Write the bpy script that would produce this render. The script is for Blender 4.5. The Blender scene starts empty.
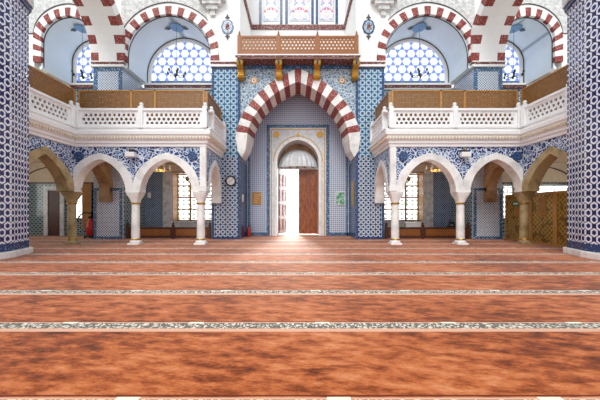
import bpy, bmesh, math, random
from math import sin, cos, pi, sqrt, radians as R
random.seed(5)
S = bpy.context.scene
C = S.collection

# ------------------------------------------------------------------ camera, world, exposure
cam = bpy.data.objects.new('camera', bpy.data.cameras.new('camera'))
C.objects.link(cam)
cam.location = (0, 0, 1.1)
cam.rotation_euler = (R(90), 0, 0)
cam.data.sensor_width = 36.0
cam.data.lens = 18.0            # 300 px focal length on a 600 px wide frame
cam.data.shift_x = 2/600
cam.data.shift_y = 11/600
cam.data.clip_start = 0.05
S.camera = cam
S.view_settings.view_transform = 'Standard'
S.view_settings.look = 'None'
S.view_settings.exposure = 0.16
S.view_settings.gamma = 1
S.view_settings.use_curve_mapping = False

WORLD_BASE = 1.0
WORLD_FRONT = 9.0
w = bpy.data.worlds.new('daylight'); S.world = w; w.use_nodes = True
nt = w.node_tree; nt.nodes.clear()
tc = nt.nodes.new('ShaderNodeTexCoord'); sp = nt.nodes.new('ShaderNodeSeparateXYZ')
nt.links.new(tc.outputs['Generated'], sp.inputs[0])
mz = nt.nodes.new('ShaderNodeMapRange'); mz.inputs['From Min'].default_value = .55; mz.inputs['From Max'].default_value = .2
nt.links.new(sp.outputs['Z'], mz.inputs['Value'])
my = nt.nodes.new('ShaderNodeMapRange'); my.inputs['From Min'].default_value = .5; my.inputs['From Max'].default_value = .85
nt.links.new(sp.outputs['Y'], my.inputs['Value'])
mm = nt.nodes.new('ShaderNodeMath'); mm.operation = 'MULTIPLY'
nt.links.new(mz.outputs[0], mm.inputs[0]); nt.links.new(my.outputs[0], mm.inputs[1])
ms = nt.nodes.new('ShaderNodeMath'); ms.operation = 'MULTIPLY_ADD'
nt.links.new(mm.outputs[0], ms.inputs[0]); ms.inputs[1].default_value = WORLD_FRONT; ms.inputs[2].default_value = WORLD_BASE
bg = nt.nodes.new('ShaderNodeBackground'); bg.inputs['Color'].default_value = (.91, .97, 1.04, 1)
nt.links.new(ms.outputs[0], bg.inputs['Strength'])
wo = nt.nodes.new('ShaderNodeOutputWorld'); nt.links.new(bg.outputs[0], wo.inputs[0])

sun = bpy.data.objects.new('sun', bpy.data.lights.new('sun', 'SUN'))
sun.data.energy = 1.5; sun.data.angle = R(25); sun.data.color = (1, .97, .92)
sun.location = (0, -10, 20)
sun.rotation_euler = (R(48), 0, R(-14))      # soft daylight of the dome windows behind the camera
C.objects.link(sun)

low = bpy.data.objects.new('low_sun', bpy.data.lights.new('low_sun', 'SUN'))
low.data.energy = 13; low.data.angle = R(22); low.data.color = (1, .95, .88)
low.location = (0, 30, 8)
low.rotation_euler = (R(-73), 0, 0)          # hazy low sun outside, coming in through the open door
C.objects.link(low)

# ------------------------------------------------------------------ node helpers
def col(h, a=1):
    v = [int(h[i:i+2], 16)/255 for i in (0, 2, 4)]
    return tuple((x/12.92 if x <= .04045 else ((x+.055)/1.055)**2.4) for x in v) + (a,)

class G:
    """tiny expression builder on a node tree"""
    def __init__(s, name, rough=.5, spec=.5):
        s.m = bpy.data.materials.new(name); s.m.use_nodes = True
        s.t = s.m.node_tree; s.b = s.t.nodes['Principled BSDF']
        s.b.inputs['Roughness'].default_value = rough
        s.b.inputs['Specular IOR Level'].default_value = spec
        s._c = None
    def n(s, k): return s.t.nodes.new(k)
    def set(s, inp, v):
        if hasattr(v, 'is_output'): s.t.links.new(v, inp)
        else:
            inp.default_value = v
    def m_(s, op, a, b=0.0, c=None):
        n = s.n('ShaderNodeMath'); n.operation = op
        s.set(n.inputs[0], a); s.set(n.inputs[1], b)
        if c is not None: s.set(n.inputs[2], c)
        return n.outputs[0]
    def add(s, a, b): return s.m_('ADD', a, b)
    def sub(s, a, b): return s.m_('SUBTRACT', a, b)
    def mul(s, a, b): return s.m_('MULTIPLY', a, b)
    def ab(s, a): return s.m_('ABSOLUTE', a)
    def lt(s, a, b): return s.m_('LESS_THAN', a, b)
    def gt(s, a, b): return s.m_('GREATER_THAN', a, b)
    def mx(s, a, b): return s.m_('MAXIMUM', a, b)
    def mn(s, a, b): return s.m_('MINIMUM', a, b)
    def tri(s, a, p):           # distance to centre of the cell, 0..p/2
        return s.ab(s.sub(s.m_('FLOORED_MODULO', a, p), p/2))
    def band(s, a, lo, hi): return s.mul(s.gt(a, lo), s.lt(a, hi))
    def pos(s):
        if s._c is None:
            t = s.n('ShaderNodeTexCoord'); p = s.n('ShaderNodeSeparateXYZ'); s.t.links.new(t.outputs['Object'], p.inputs[0])
            s._c = (p.outputs[0], p.outputs[1], p.outputs[2], t.outputs['Object'])
        return s._c
    def uv(s):                  # u runs along any vertical face, v is height
        x, y, z, o = s.pos()
        g = s.n('ShaderNodeNewGeometry'); p = s.n('ShaderNodeSeparateXYZ'); s.t.links.new(g.outputs['True Normal'], p.inputs[0])
        u = s.sub(s.mul(x, p.outputs[1]), s.mul(y, p.outputs[0]))
        return u, z
    def mix(s, f, a, b):
        n = s.n('ShaderNodeMix'); n.data_type = 'RGBA'
        s.set(n.inputs[0], f); s.set(n.inputs[6], a); s.set(n.inputs[7], b)
        return n.outputs[2]
    def noise(s, scale, detail=3, vec=None, out=0, rough=.5):
        n = s.n('ShaderNodeTexNoise'); n.inputs['Scale'].default_value = scale; n.inputs['Detail'].default_value = detail
        n.inputs['Roughness'].default_value = rough
        s.t.links.new(vec if vec is not None else s.pos()[3], n.inputs['Vector'])
        return n.outputs[out]
    def vor(s, scale, feature='F1', vec=None, out='Distance', rnd=1):
        n = s.n('ShaderNodeTexVoronoi'); n.feature = feature; n.inputs['Scale'].default_value = scale
        n.inputs['Randomness'].default_value = rnd
        s.t.links.new(vec if vec is not None else s.pos()[3], n.inputs['Vector'])
        return n.outputs[out]
    def comb(s, a, b, c=0.0):
        n = s.n('ShaderNodeCombineXYZ'); s.set(n.inputs[0], a); s.set(n.inputs[1], b); s.set(n.inputs[2], c); return n.outputs[0]
    def ramp(s, f, stops):
        n = s.n('ShaderNodeValToRGB'); e = n.color_ramp.elements
        while len(e) < len(stops): e.new(.5)
        for i, (p, c) in enumerate(stops): e[i].position = p; e[i].color = c
        s.set(n.inputs[0], f); return n.outputs[0]
    def base(s, c): s.set(s.b.inputs['Base Color'], c); return s
    def bump(s, h, strength=.3, dist=.01):
        n = s.n('ShaderNodeBump'); n.inputs['Strength'].default_value = strength; n.inputs['Distance'].default_value = dist
        s.t.links.new(h, n.inputs['Height']); s.t.links.new(n.outputs[0], s.b.inputs['Normal']); return s

def plain(name, h, rough=.5, spec=.5, metal=0, var=.12, scale=6):
    g = G(name, rough, spec); c = col(h)
    d = tuple(x*(1-var*2) for x in c[:3]) + (1,)
    g.base(g.mix(g.noise(scale, 4), d, tuple(min(1, x*(1+var)) for x in c[:3]) + (1,)))
    g.b.inputs['Metallic'].default_value = metal
    return g.m

M = {}
def marble(name, a, b, rough=.35, sc=2.5):
    g = G(name, rough)
    f = g.noise(sc, 8, rough=.65)
    g.base(g.ramp(f, [(.35, col(b)), (.55, col(a)), (1, col(a))]))
    return g.m
M['marble'] = marble('white_marble', 'F1F0EC', 'D2D2CF')
M['tan'] = marble('shaded_tan_marble', 'AF9A70', '7F693E', .45)  # marble with the brown of shade and mixed light put into its colour
M['tan_dark'] = marble('shaded_brown_stone', 'A8845C', '7A5A36', .5)  # brown of the gallery and recess shade put into the stone colour
M['plaster'] = plain('white_plaster', 'F4F3F0', .8, .2, var=.03)
M['balwhite'] = plain('white_carved_stone', 'F4F5F4', .5, .4, var=.05, scale=14)
M['vault'] = plain('pale_blue_plaster', 'E8F3F9', .6, .3, var=.04, scale=1.5)
M['cream'] = plain('cream_plaster', 'DDCFB4', .8, .2, var=.08)
M['greym'] = marble('grey_marble', 'D3D6D7', 'A5ABAF', .3, 5)
M['dark'] = plain('dark_line', '4A4640', .6)
M['portal'] = marble('portal_marble', 'DDE1E3', 'C2C8CC', .3, 9)
M['gold'] = plain('gold', 'C8963A', .3, .6, .6, .1, 20)
M['brass'] = plain('brass', 'B58E35', .3, .6, .8, .1, 20)
M['black'] = plain('black_metal', '1B1B1D', .4)
M['redp'] = plain('red_plastic', 'C0281C', .35)
M['white'] = plain('white_plastic', 'ECECEA', .4, var=.02)
M['wood'] = plain('honey_wood', 'A0622A', .4, .5, 0, .2, 8)
M['darkwood'] = plain('dark_walnut', '4E2A18', .45, .5, 0, .2, 12)
M['lattwood'] = plain('gilded_lattice_wood', '94693A', .45, .4, .0, .25, 9)
M['goldwood'] = plain('golden_wood', 'C08A48', .4, .5, 0, .2, 9)
M['ground'] = plain('outdoor_paving', 'D8D4CC', .7)

def g_plaster_mottled():
    g = G('mottled_grey_plaster', .8, .2)
    u, v = g.uv()
    n1 = g.noise(7, 6, rough=.7)
    br = g.n('ShaderNodeTexBrick'); br.inputs['Scale'].default_value = 3.2
    br.inputs['Color1'].default_value = col('EDEDEA'); br.inputs['Color2'].default_value = col('DCDCD8'); br.inputs['Mortar'].default_value = col('C4C4C0')
    br.inputs['Mortar Size'].default_value = .012
    g.t.links.new(g.comb(u, v), br.inputs['Vector'])
    f = g.ramp(n1, [(.42, (0, 0, 0, 1)), (.62, (1, 1, 1, 1))])
    g.base(g.mix(f, br.outputs[0], col('B9BAB6')))
    return g.m
M['mottled'] = g_plaster_mottled()

def g_red():
    g = G('burgundy_voussoir', .5)
    n1 = g.noise(26, 4, rough=.7)
    g.base(g.ramp(n1, [(.4, col('701E18')), (.55, col('93332A')), (.66, col('D9A79B'))]))
    return g.m
M['red'] = g_red()

def g_trimred():
    g = G('burgundy_scroll_moulding', .6)
    x, y, z, o = g.pos()
    t = g.tri(g.add(x, y), .16)
    c = g.mix(g.lt(g.vor(16), .3), col('6E3533'), col('D5C2B6'))
    g.base(c); return g.m
M['trimred'] = g_trimred()

def g_hex():
    g = G('hexagon_tile', .18)
    u, v = g.uv(); a = .27; b = a*1.0
    sx = a; sy = a*1.12
    def cell(ou, ov):
        x = g.tri(g.add(u, ou), sx); y = g.tri(g.add(v, ov), sy)
        y = g.mul(y, .82)
        return g.mx(x, g.add(g.mul(x, .5), g.mul(y, .98)))
    d = g.mn(cell(0.0, 0.0), cell(sx/2, sy/2))
    s = a
    navy = col('20245C'); white = col('E9EDF4'); mid = col('5C6AA6')
    c = g.mix(g.lt(d, s*.315), navy, white)
    c = g.mix(g.lt(d, s*.185), c, mid)
    c = g.mix(g.lt(d, s*.145), c, navy)
    g.base(c); return g.m
M['hex'] = g_hex()

def g_diamond(name, p, bgc, fg, dot, fgw=.25, mid=None, rough=.16, noise=0):
    """lattice of diagonal lines with a dot in every diamond"""
    g = G(name, rough)
    u, v = g.uv()
    a = g.tri(g.add(u, v), p); b = g.tri(g.sub(u, v), p)
    m = g.mx(a, b)                       # big near the lattice lines
    c = g.mix(g.gt(m, p*(.5-fgw/2)), col(bgc), col(fg))
    c = g.mix(g.lt(m, p*.17), c, col(dot))
    if mid: c = g.mix(g.band(m, p*.23, p*.30), c, col(mid))
    g.base(c); return g.m
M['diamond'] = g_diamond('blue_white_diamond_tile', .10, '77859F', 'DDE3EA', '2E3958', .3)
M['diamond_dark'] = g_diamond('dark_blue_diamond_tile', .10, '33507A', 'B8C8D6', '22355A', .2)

def g_star(name, p, navy, white, mid, rough=.14):
    g = G(name, rough)
    u, v = g.uv()
    x = g.tri(u, p); y = g.tri(v, p)
    d1 = g.add(x, y); d2 = g.mx(x, y)
    star = g.mn(g.mul(d1, .72), d2)
    x2 = g.tri(g.add(u, p/2), p); y2 = g.tri(g.add(v, p/2), p)
    e = g.add(x2, y2)
    c = g.mix(g.lt(star, p*.36), col(mid), col(white))
    c = g.mix(g.lt(star, p*.21), c, col(navy))
    c = g.mix(g.lt(e, p*.22), c, col(navy))
    g.base(c); return g.m
M['star'] = g_star('star_tile_navy_white', .19, '253A62', 'CDD5DC', '5F7A98')
M['starblue'] = g_star('star_tile_sky_blue', .24, '2F5A84', 'B9CDD6', '5A88A8')
M['teal'] = g_star('dark_teal_tile', .18, '33474E', 'A9BDBE', '577078', .1)

def g_fine():
    g = G('fine_pale_blue_tile', .16)
    u, v = g.uv(); p = .09
    x = g.tri(u, p); y = g.tri(v, p)
    d = g.mx(x, y)
    c = g.mix(g.gt(d, p*.36), col('929EB8'), col('CFD6E0'))
    c = g.mix(g.lt(g.add(x, y), p*.24), c, col('5E70A2'))
    g.base(c); return g.m
M['fine'] = g_fine()

def g_border():
    g = G('blue_border_tile', .2)
    x, y, z, o = g.pos()
    f = g.vor(15, out='Distance')
    c = g.mix(g.lt(f, .28), col('3F6286'), col('B4C6D0'))
    g.base(c); return g.m
M['border'] = g_border()
def g_border_dark():
    g = G('navy_border_tile', .2)
    f = g.vor(18, out='Distance')
    g.base(g.mix(g.lt(f, .22), col('2A4470'), col('8FA6BE')))
    return g.m
M['borderdark'] = g_border_dark()

def g_floral(name, basec, scroll, blob, sc=1.0):
    g = G(name, .2)
    u, v = g.uv()
    vec = g.comb(u, v)
    nz = g.n('ShaderNodeTexNoise'); nz.inputs['Scale'].default_value = 5*sc; g.t.links.new(vec, nz.inputs['Vector'])
    vm = g.n('ShaderNodeVectorMath'); vm.operation = 'MULTIPLY_ADD'
    g.t.links.new(nz.outputs[1], vm.inputs[0]); vm.inputs[1].default_value = (.12, .12, 0); g.t.links.new(vec, vm.inputs[2])
    e = g.vor(6*sc, 'DISTANCE_TO_EDGE', vm.outputs[0])
    f = g.vor(6*sc, 'F1', vm.outputs[0])
    f2 = g.vor(13*sc, 'F1', vm.outputs[0])
    c = g.mix(g.lt(f2, .2), col(basec), col(scroll))
    c = g.mix(g.lt(e, .075), c, col(scroll))
    c = g.mix(g.lt(f, .34), c, col(scroll))
    c = g.mix(g.lt(f, .25), c, col(blob))
    g.base(c); return g.m
M['floral'] = g_floral('navy_floral_tile', '22366F', 'CFD9E6', '3C72A8', 1.15)
M['floral2'] = g_floral('pale_floral_tile', '6C889F', 'C6D2D8', '33527A', 1.2)

def g_lunette():
    g = G('blue_star_lunette_glass', .3)
    u, v = g.uv(); s = .35
    def fam(nx, nz):
        return g.tri(g.add(g.mul(u, nx), g.mul(v, nz)), s)
    def rr(nx, nz): return g.add(g.mul(u, nx), g.mul(v, nz))
    A_, B_, C_ = rr(0, 1), rr(.866, .5), rr(-.866, .5)
    m = g.mn(g.mn(g.tri(A_, s), g.tri(B_, s)), g.tri(C_, s))
    rnd = lambda q: g.m_('ROUND', g.mul(q, 1/s))
    tr = g.gt(g.ab(g.sub(rnd(A_), g.add(rnd(B_), rnd(C_)))), .5)
    c = g.mix(tr, col('EEF3FC'), col('6F8ADB'))
    c = g.mix(g.mul(g.lt(m, s*.045), g.sub(1.0, tr)), c, col('A9BAEC'))
    g.base((.02,.02,.03,1)); g.set(g.b.inputs['Emission Color'], c); g.b.inputs['Emission Strength'].default_value = 1.2
    return g.m
M['lunette'] = g_lunette()

def g_stained():
    g = G('stained_glass', .3)
    x, y, z, o = g.pos()
    vec = g.comb(g.ab(x), z)
    f = g.vor(9, 'F1', vec, 'Distance')
    cc = g.vor(9, 'F1', vec, 'Color')
    sp = g.n('ShaderNodeSeparateColor'); g.t.links.new(cc, sp.inputs[0])
    c = g.ramp(sp.outputs[0], [(0, col('FFFFFF')), (.3, col('E8DEF4')), (.45, col('8F9EE8')), (.6, col('F0E8C8')), (.75, col('E8606A')), (.88, col('7FB8D8'))])
    c.node.color_ramp.interpolation = 'CONSTANT'
    e = g.vor(9, 'DISTANCE_TO_EDGE', vec)
    c = g.mix(g.lt(e, .06), c, col('E8E0EE'))
    g.base((.02,.02,.03,1)); g.set(g.b.inputs['Emission Color'], c); g.b.inputs['Emission Strength'].default_value = .9
    return g.m
M['stained'] = g_stained()

def g_pane():
    g = G('daylit_window_pane', .3)
    x, y, z, o = g.pos()
    a = g.tri(x, .245); b = g.tri(z, .215)
    k = g.mul(g.lt(a, .07), g.lt(b, .045))
    c = g.mix(g.mul(g.gt(g.noise(3, 2), .58), .8), (1, 1, 1, 1), (.35, .42, .25, 1))
    c = g.mix(k, c, (.2, .21, .2, 1))
    g.base((.02, .02, .02, 1)); g.set(g.b.inputs['Emission Color'], c); g.b.inputs['Emission Strength'].default_value = 3.0
    return g.m
M['pane'] = g_pane()

def g_goldpanel():
    g = G('gilded_lattice_panel', .38)
    u, v = g.uv()
    p = .16
    a = g.tri(g.add(u, v), p); b = g.tri(g.sub(u, v), p)
    c = g.mix(g.gt(g.mx(a, b), p*.42), col('8A6C2E'), col('D0AA58'))
    c = g.mix(g.gt(g.noise(5, 4), .56), c, col('7A5E28'))
    g.base(c); g.b.inputs['Metallic'].default_value = .35
    return g.m
M['goldpanel'] = g_goldpanel()

def g_door():
    g = G('polished_door_wood', .3)
    x, y, z, o = g.pos()
    n = g.noise(4, 4, g.comb(g.mul(x, 6), g.mul(y, 6), z))
    g.base(g.ramp(n, [(.3, col('6A351A')), (.7, col('A8623A'))]))
    return g.m
M['door'] = g_door()

def g_carpet():
    g = G('orange_prayer_carpet', .85, .3)
    x, y, z, o = g.pos()
    # brushed pile: streaks leaning to the right, a few big swathes
    vec = g.comb(g.add(g.mul(x, 1.2), g.mul(y, -1.5)), g.add(g.mul(y, 3.2), g.mul(x, .9)))
    n1 = g.noise(2.6, 7, vec, rough=.74)
    n2 = g.noise(.55, 3)
    f = g.add(g.mul(n1, .7), g.mul(n2, .32))
    c = g.ramp(f, [(.38, col('4E210D')), (.46, col('8C421C')), (.53, col('BA6536')), (.64, col('D38B5E'))])
    # woven bands between the prayer rows
    P = 1.2
    t = g.m_('FLOORED_MODULO', g.sub(y, 2.735), P)          # 0 .. P, band is 0 .. .235
    inb = g.lt(t, .235)
    fl = g.vor(26, 'F1', g.comb(g.mul(x, 1.3), y))
    fe = g.vor(15, 'DISTANCE_TO_EDGE', g.comb(g.mul(x, 1.3), y))
    pat = g.mix(g.lt(fl, .42), col('DBD3C2'), col('4C5358'))
    pat = g.mix(g.lt(fe, .1), pat, col('6E665C'))
    edge = g.mx(g.lt(t, .075), g.gt(t, .215))
    bandc = g.mix(edge, pat, col('D9A88C'))
    c = g.mix(inb, c, bandc)
    line = g.band(t, .245, .26)
    c = g.mix(line, c, col('6A2A14'))
    tags = g.mul(g.band(t, .2, .24), g.lt(g.m_('FLOORED_MODULO', g.add(x, -.17), 1.24), .14))
    c = g.mix(tags, c, col('F2EAD2'))
    g.base(c)
    g.b.inputs['Specular IOR Level'].default_value = .12; g.b.inputs['Sheen Weight'].default_value = .38; g.b.inputs['Sheen Roughness'].default_value = .28
    g.set(g.b.inputs['Sheen Tint'], (1, .9, .82, 1))
    g.bump(g.noise(60, 4), .4, .01)
    return g.m
M['carpet'] = g_carpet()

# ------------------------------------------------------------------ mesh helpers
class MB:
    def __init__(s): s.v = []; s.f = []; s.mi = []
    def face(s, pts, mi=0):
        i = len(s.v); s.v += [tuple(p) for p in pts]; s.f.append(tuple(range(i, i+len(pts)))); s.mi.append(mi)
    def box(s, x0, x1, y0, y1, z0, z1, mi=0):
        x0, x1 = min(x0, x1), max(x0, x1); y0, y1 = min(y0, y1), max(y0, y1); z0, z1 = min(z0, z1), max(z0, z1)
        i = len(s.v)
        s.v += [(x, y, z) for z in (z0, z1) for x, y in ((x0, y0), (x1, y0), (x1, y1), (x0, y1))]
        for q in ((0, 3, 2, 1), (4, 5, 6, 7), (0, 1, 5, 4), (1, 2, 6, 5), (2, 3, 7, 6), (3, 0, 4, 7)):
            s.f.append(tuple(i+k for k in q)); s.mi.append(mi)
    def hexa(s, a, b, mi=0):      # a, b: two quads of 3d points, bridged
        i = len(s.v); s.v += [tuple(p) for p in a] + [tuple(p) for p in b]; n = len(a)
        s.f.append(tuple(i+k for k in range(n))); s.mi.append(mi)
        s.f.append(tuple(i+n+k for k in reversed(range(n)))); s.mi.append(mi)
        for k in range(n):
            l = (k+1) % n
            s.f.append((i+k, i+n+k, i+n+l, i+l)); s.mi.append(mi)
    def lathe(s, prof, cx=0, cy=0, n=20, mi=0, rot=0):
        i = len(s.v)
        for r, z in prof:
            for k in range(n):
                a = 2*pi*k/n+rot; s.v.append((cx+r*cos(a), cy+r*sin(a), z))
        for j in range(len(prof)-1):
            for k in range(n):
                l = (k+1) % n
                s.f.append((i+j*n+k, i+j*n+l, i+(j+1)*n+l, i+(j+1)*n+k)); s.mi.append(mi)
        s.f.append(tuple(i+k for k in reversed(range(n)))); s.mi.append(mi)
        j = len(prof)-1
        s.f.append(tuple(i+j*n+k for k in range(n))); s.mi.append(mi)
    def tube(s, pts, r, n=8, mi=0):
        from mathutils import Vector
        pts = [Vector(p) for p in pts]; i = len(s.v)
        for j, p in enumerate(pts):
            d = (pts[min(j+1, len(pts)-1)]-pts[max(j-1, 0)]).normalized()
            a = d.cross(Vector((0, 0, 1)));
            if a.length < .01: a = d.cross(Vector((1, 0, 0)))
            a.normalize(); b = d.cross(a)
            for k in range(n):
                t = 2*pi*k/n; s.v.append(tuple(p+a*cos(t)*r+b*sin(t)*r))
        for j in range(len(pts)-1):
            for k in range(n):
                l = (k+1) % n
                s.f.append((i+j*n+k, i+j*n+l, i+(j+1)*n+l, i+(j+1)*n+k)); s.mi.append(mi)
        s.f.append(tuple(i+k for k in range(n))); s.mi.append(mi)
        j = len(pts)-1; s.f.append(tuple(i+j*n+k for k in reversed(range(n)))); s.mi.append(mi)
    def build(s, name, mats, parent=None, smooth=False, bevel=0):
        me = bpy.data.meshes.new(name)
        me.from_pydata(s.v, [], s.f)
        if not isinstance(mats, (list, tuple)): mats = [mats]
        for m in mats: me.materials.append(M[m] if isinstance(m, str) else m)
        for p, k in zip(me.polygons, s.mi): p.material_index = k
        b = bmesh.new(); b.from_mesh(me)
        bmesh.ops.remove_doubles(b, verts=b.verts, dist=.0004)
        bmesh.ops.recalc_face_normals(b, faces=b.faces)
        b.to_mesh(me); b.free()
        if smooth:
            for p in me.polygons: p.use_smooth = True
            me.set_sharp_from_angle(angle=R(35))
        o = bpy.data.objects.new(name, me); C.objects.link(o)
        if parent: o.parent = parent
        if bevel:
            m = o.modifiers.new('bevel', 'BEVEL'); m.width = bevel; m.segments = 2; m.limit_method = 'ANGLE'; m.angle_limit = R(40)
        return o

def tag(o, label, cat, group=None, kind=None):
    o['label'] = label; o['category'] = cat
    if group: o['group'] = group
    if kind: o['kind'] = kind
    return o
def thing(name, label, cat, loc=(0, 0, 0), group=None):
    o = bpy.data.objects.new(name, None); C.objects.link(o); o.location = loc; o.empty_display_size = .1
    return tag(o, label, cat, group)
def struct(o, label, cat='wall'):
    o['kind'] = 'structure'; o['label'] = label; o['category'] = cat; return o
def sempty(name, label, cat, loc=(0, 0, 0)):
    o = bpy.data.objects.new(name, None); C.objects.link(o); o.location = loc; o.empty_display_size = .1
    return struct(o, label, cat)
def copy_thing(t, loc, label, sx=1):
    def rec(o, par):
        c = o.copy(); C.objects.link(c); c.parent = par
        for ch in [q for q in bpy.data.objects if q.parent == o]: rec(ch, c)
        return c
    c = rec(t, None); c.location = loc; c['label'] = label
    return c

def X(u, d, z): return (u, d, z)       # wall running along x
def Yw(u, d, z): return (d, u, z)      # wall running along y

def arch(w, h, k=.2, n=24, stilt=0):
    """curve from -w over the apex to +w, heights from the springing"""
    p = []
    for i in range(n+1):
        t = cos(pi*(1-i/n)); z = (h-stilt)*((1-k)*sqrt(max(0, 1-t*t))+k*(1-abs(t)))
        p.append((w*t, z+stilt))
    if stilt: p = [(-w, 0)] + p + [(w, 0)]
    return p

def shift(c, u, z): return [(a+u, b+z) for a, b in c]

def spandrel(mb, mp, curve, top, d0, d1, mi=0):
    """solid wall between a lower curve (list of (u,z)) and a flat top"""
    for (a, za), (b, zb) in zip(curve, curve[1:]):
        if b-a < 1e-5: continue
        mb.hexa([mp(a, d0, za), mp(b, d0, zb), mp(b, d0, top), mp(a, d0, top)],
                [mp(a, d1, za), mp(b, d1, zb), mp(b, d1, top), mp(a, d1, top)], mi)
def ring(mb, mp, outer, inner, d0, d1, mi=lambda i: 0):
    for i in range(len(outer)-1):
        a, b, c, e = outer[i], outer[i+1], inner[i+1], inner[i]
        mb.hexa([mp(a[0], d0, a[1]), mp(b[0], d0, b[1]), mp(c[0], d0, c[1]), mp(e[0], d0, e[1])],
                [mp(a[0], d1, a[1]), mp(b[0], d1, b[1]), mp(c[0], d1, c[1]), mp(e[0], d1, e[1])], mi(i))
def leg(mb, mp, uo, ui, d0, d1, zt=1.9, zb=1.72):
    q = [(uo, zt), (ui, 1.74), (ui, zb), (uo, zb)]
    mb.hexa([mp(a, d0, b) for a, b in q], [mp(a, d1, b) for a, b in q])
def lunette(mb, mp, curve, base, d0, d1, mi=0):
    for (a, za), (b, zb) in zip(curve, curve[1:]):
        if b-a < 1e-5: continue
        mb.hexa([mp(a, d0, base), mp(b, d0, base), mp(b, d0, zb), mp(a, d0, za)],
                [mp(a, d1, base), mp(b, d1, base), mp(b, d1, zb), mp(a, d1, za)], mi)

def kagome(mb, mp, u0, u1, z0, z1, d0, d1, s, bw, mi=0):
    """pierced lattice of hexagons ringed by triangles"""
    for fi, ang in enumerate((90, 30, 150)):
        d0 = d0-.0015 if fi else d0; d1 = d1+.0015 if fi else d1
        nx, nz = cos(R(ang)), sin(R(ang)); dx, dz = -nz, nx
        vals = [nx*u+nz*z for u in (u0, u1) for z in (z0, z1)]
        k0 = math.floor(min(vals)/s)-1; k1 = math.ceil(max(vals)/s)+1
        for k in range(k0, k1+1):
            off = (k+.5)*s; px, pz = nx*off, nz*off
            lo, hi = -1e9, 1e9
            for p, d, a, b in ((px, dx, u0, u1), (pz, dz, z0, z1)):
                if abs(d) < 1e-9:
                    if p < a or p > b: lo, hi = 1, 0
                    continue
                t0, t1 = (a-p)/d, (b-p)/d
                if t0 > t1: t0, t1 = t1, t0
                lo = max(lo, t0); hi = min(hi, t1)
            if hi-lo < .02: continue
            A = (px+dx*lo, pz+dz*lo); B = (px+dx*hi, pz+dz*hi); ex, ez = nx*bw/2, nz*bw/2
            q = [(A[0]-ex, A[1]-ez), (B[0]-ex, B[1]-ez), (B[0]+ex, B[1]+ez), (A[0]+ex, A[1]+ez)]
            mb.hexa([mp(a, d0, b) for a, b in q], [mp(a, d1, b) for a, b in q], mi)

def frame(mb, mp, u0, u1, z0, z1, d0, d1, w, mi=0, bottom=True):
    def bx(a, b, c, d):
        mb.hexa([mp(a, d0, c), mp(b, d0, c), mp(b, d0, d), mp(a, d0, d)], [mp(a, d1, c), mp(b, d1, c), mp(b, d1, d), mp(a, d1, d)], mi)
    bx(u0, u0+w, z0, z1); bx(u1-w, u1, z0, z1); bx(u0+w, u1-w, z1-w, z1)
    if bottom: bx(u0+w, u1-w, z0, z0+w)

SIDE = {-1: 'left', 1: 'right'}
YA, YP, YD = 9.72, 11.75, 13.4         # arcade front, pier front, door wall

# ------------------------------------------------------------------ floor, outer shell
mb = MB(); mb.box(-14, 14, -1.5, 14.05, -.12, 0)
struct(mb.build('floor', 'carpet'), 'orange red carpet with woven pale bands between the prayer rows', 'carpet')
mb = MB(); mb.box(-14, 14, 14.05, 40, -.14, -.01)
struct(mb.build('floor', 'ground'), 'pale paving outside the open door', 'ground')

# door wall: fine pale tile, opening for the portal
PW, PZ = 1.25, 4.8
mb = MB()
mb.box(-2.3, -PW, YD, YD+.8, 0, 6.4); mb.box(PW, 2.3, YD, YD+.8, 0, 6.4); mb.box(-PW, PW, YD, YD+.8, PZ, 6.4)
struct(mb.build('wall_back', 'fine'), 'pale blue fine tiled wall around the tall entrance door')
mb = MB()
for s in (-1, 1):
    mb.box(s*PW, s*(PW+.15), YD-.02, YD, 0, PZ+.15)
    mb.box(s*(PW+.9), s*(PW+.98), YD-.02, YD, 0, 4.6)
    mb.box(s*(PW+.15), s*2.27, YD-.02, YD, 0, .14)
mb.box(-PW, PW, YD-.02, YD, PZ, PZ+.15)
struct(mb.build('trim_1', 'border'), 'blue patterned tile border around the entrance portal', 'trim')

tn = [1]
def trim_name():
    tn[0] += 1; return 'trim_%d' % tn[0]
wn = [0]
def win_name():
    wn[0] += 1; return 'window_%d' % wn[0]

# ------------------------------------------------------------------ side dependent structure
def bordered_face(s, x0, x1, y, z0, z1, w, mat, out):
    """thin tile border strips framing a pier face"""
    mb = MB(); frame(mb, lambda u, d, z: (s*u, d, z), x0, x1, z0, z1, y-out, y, w)
    return mb

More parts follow.
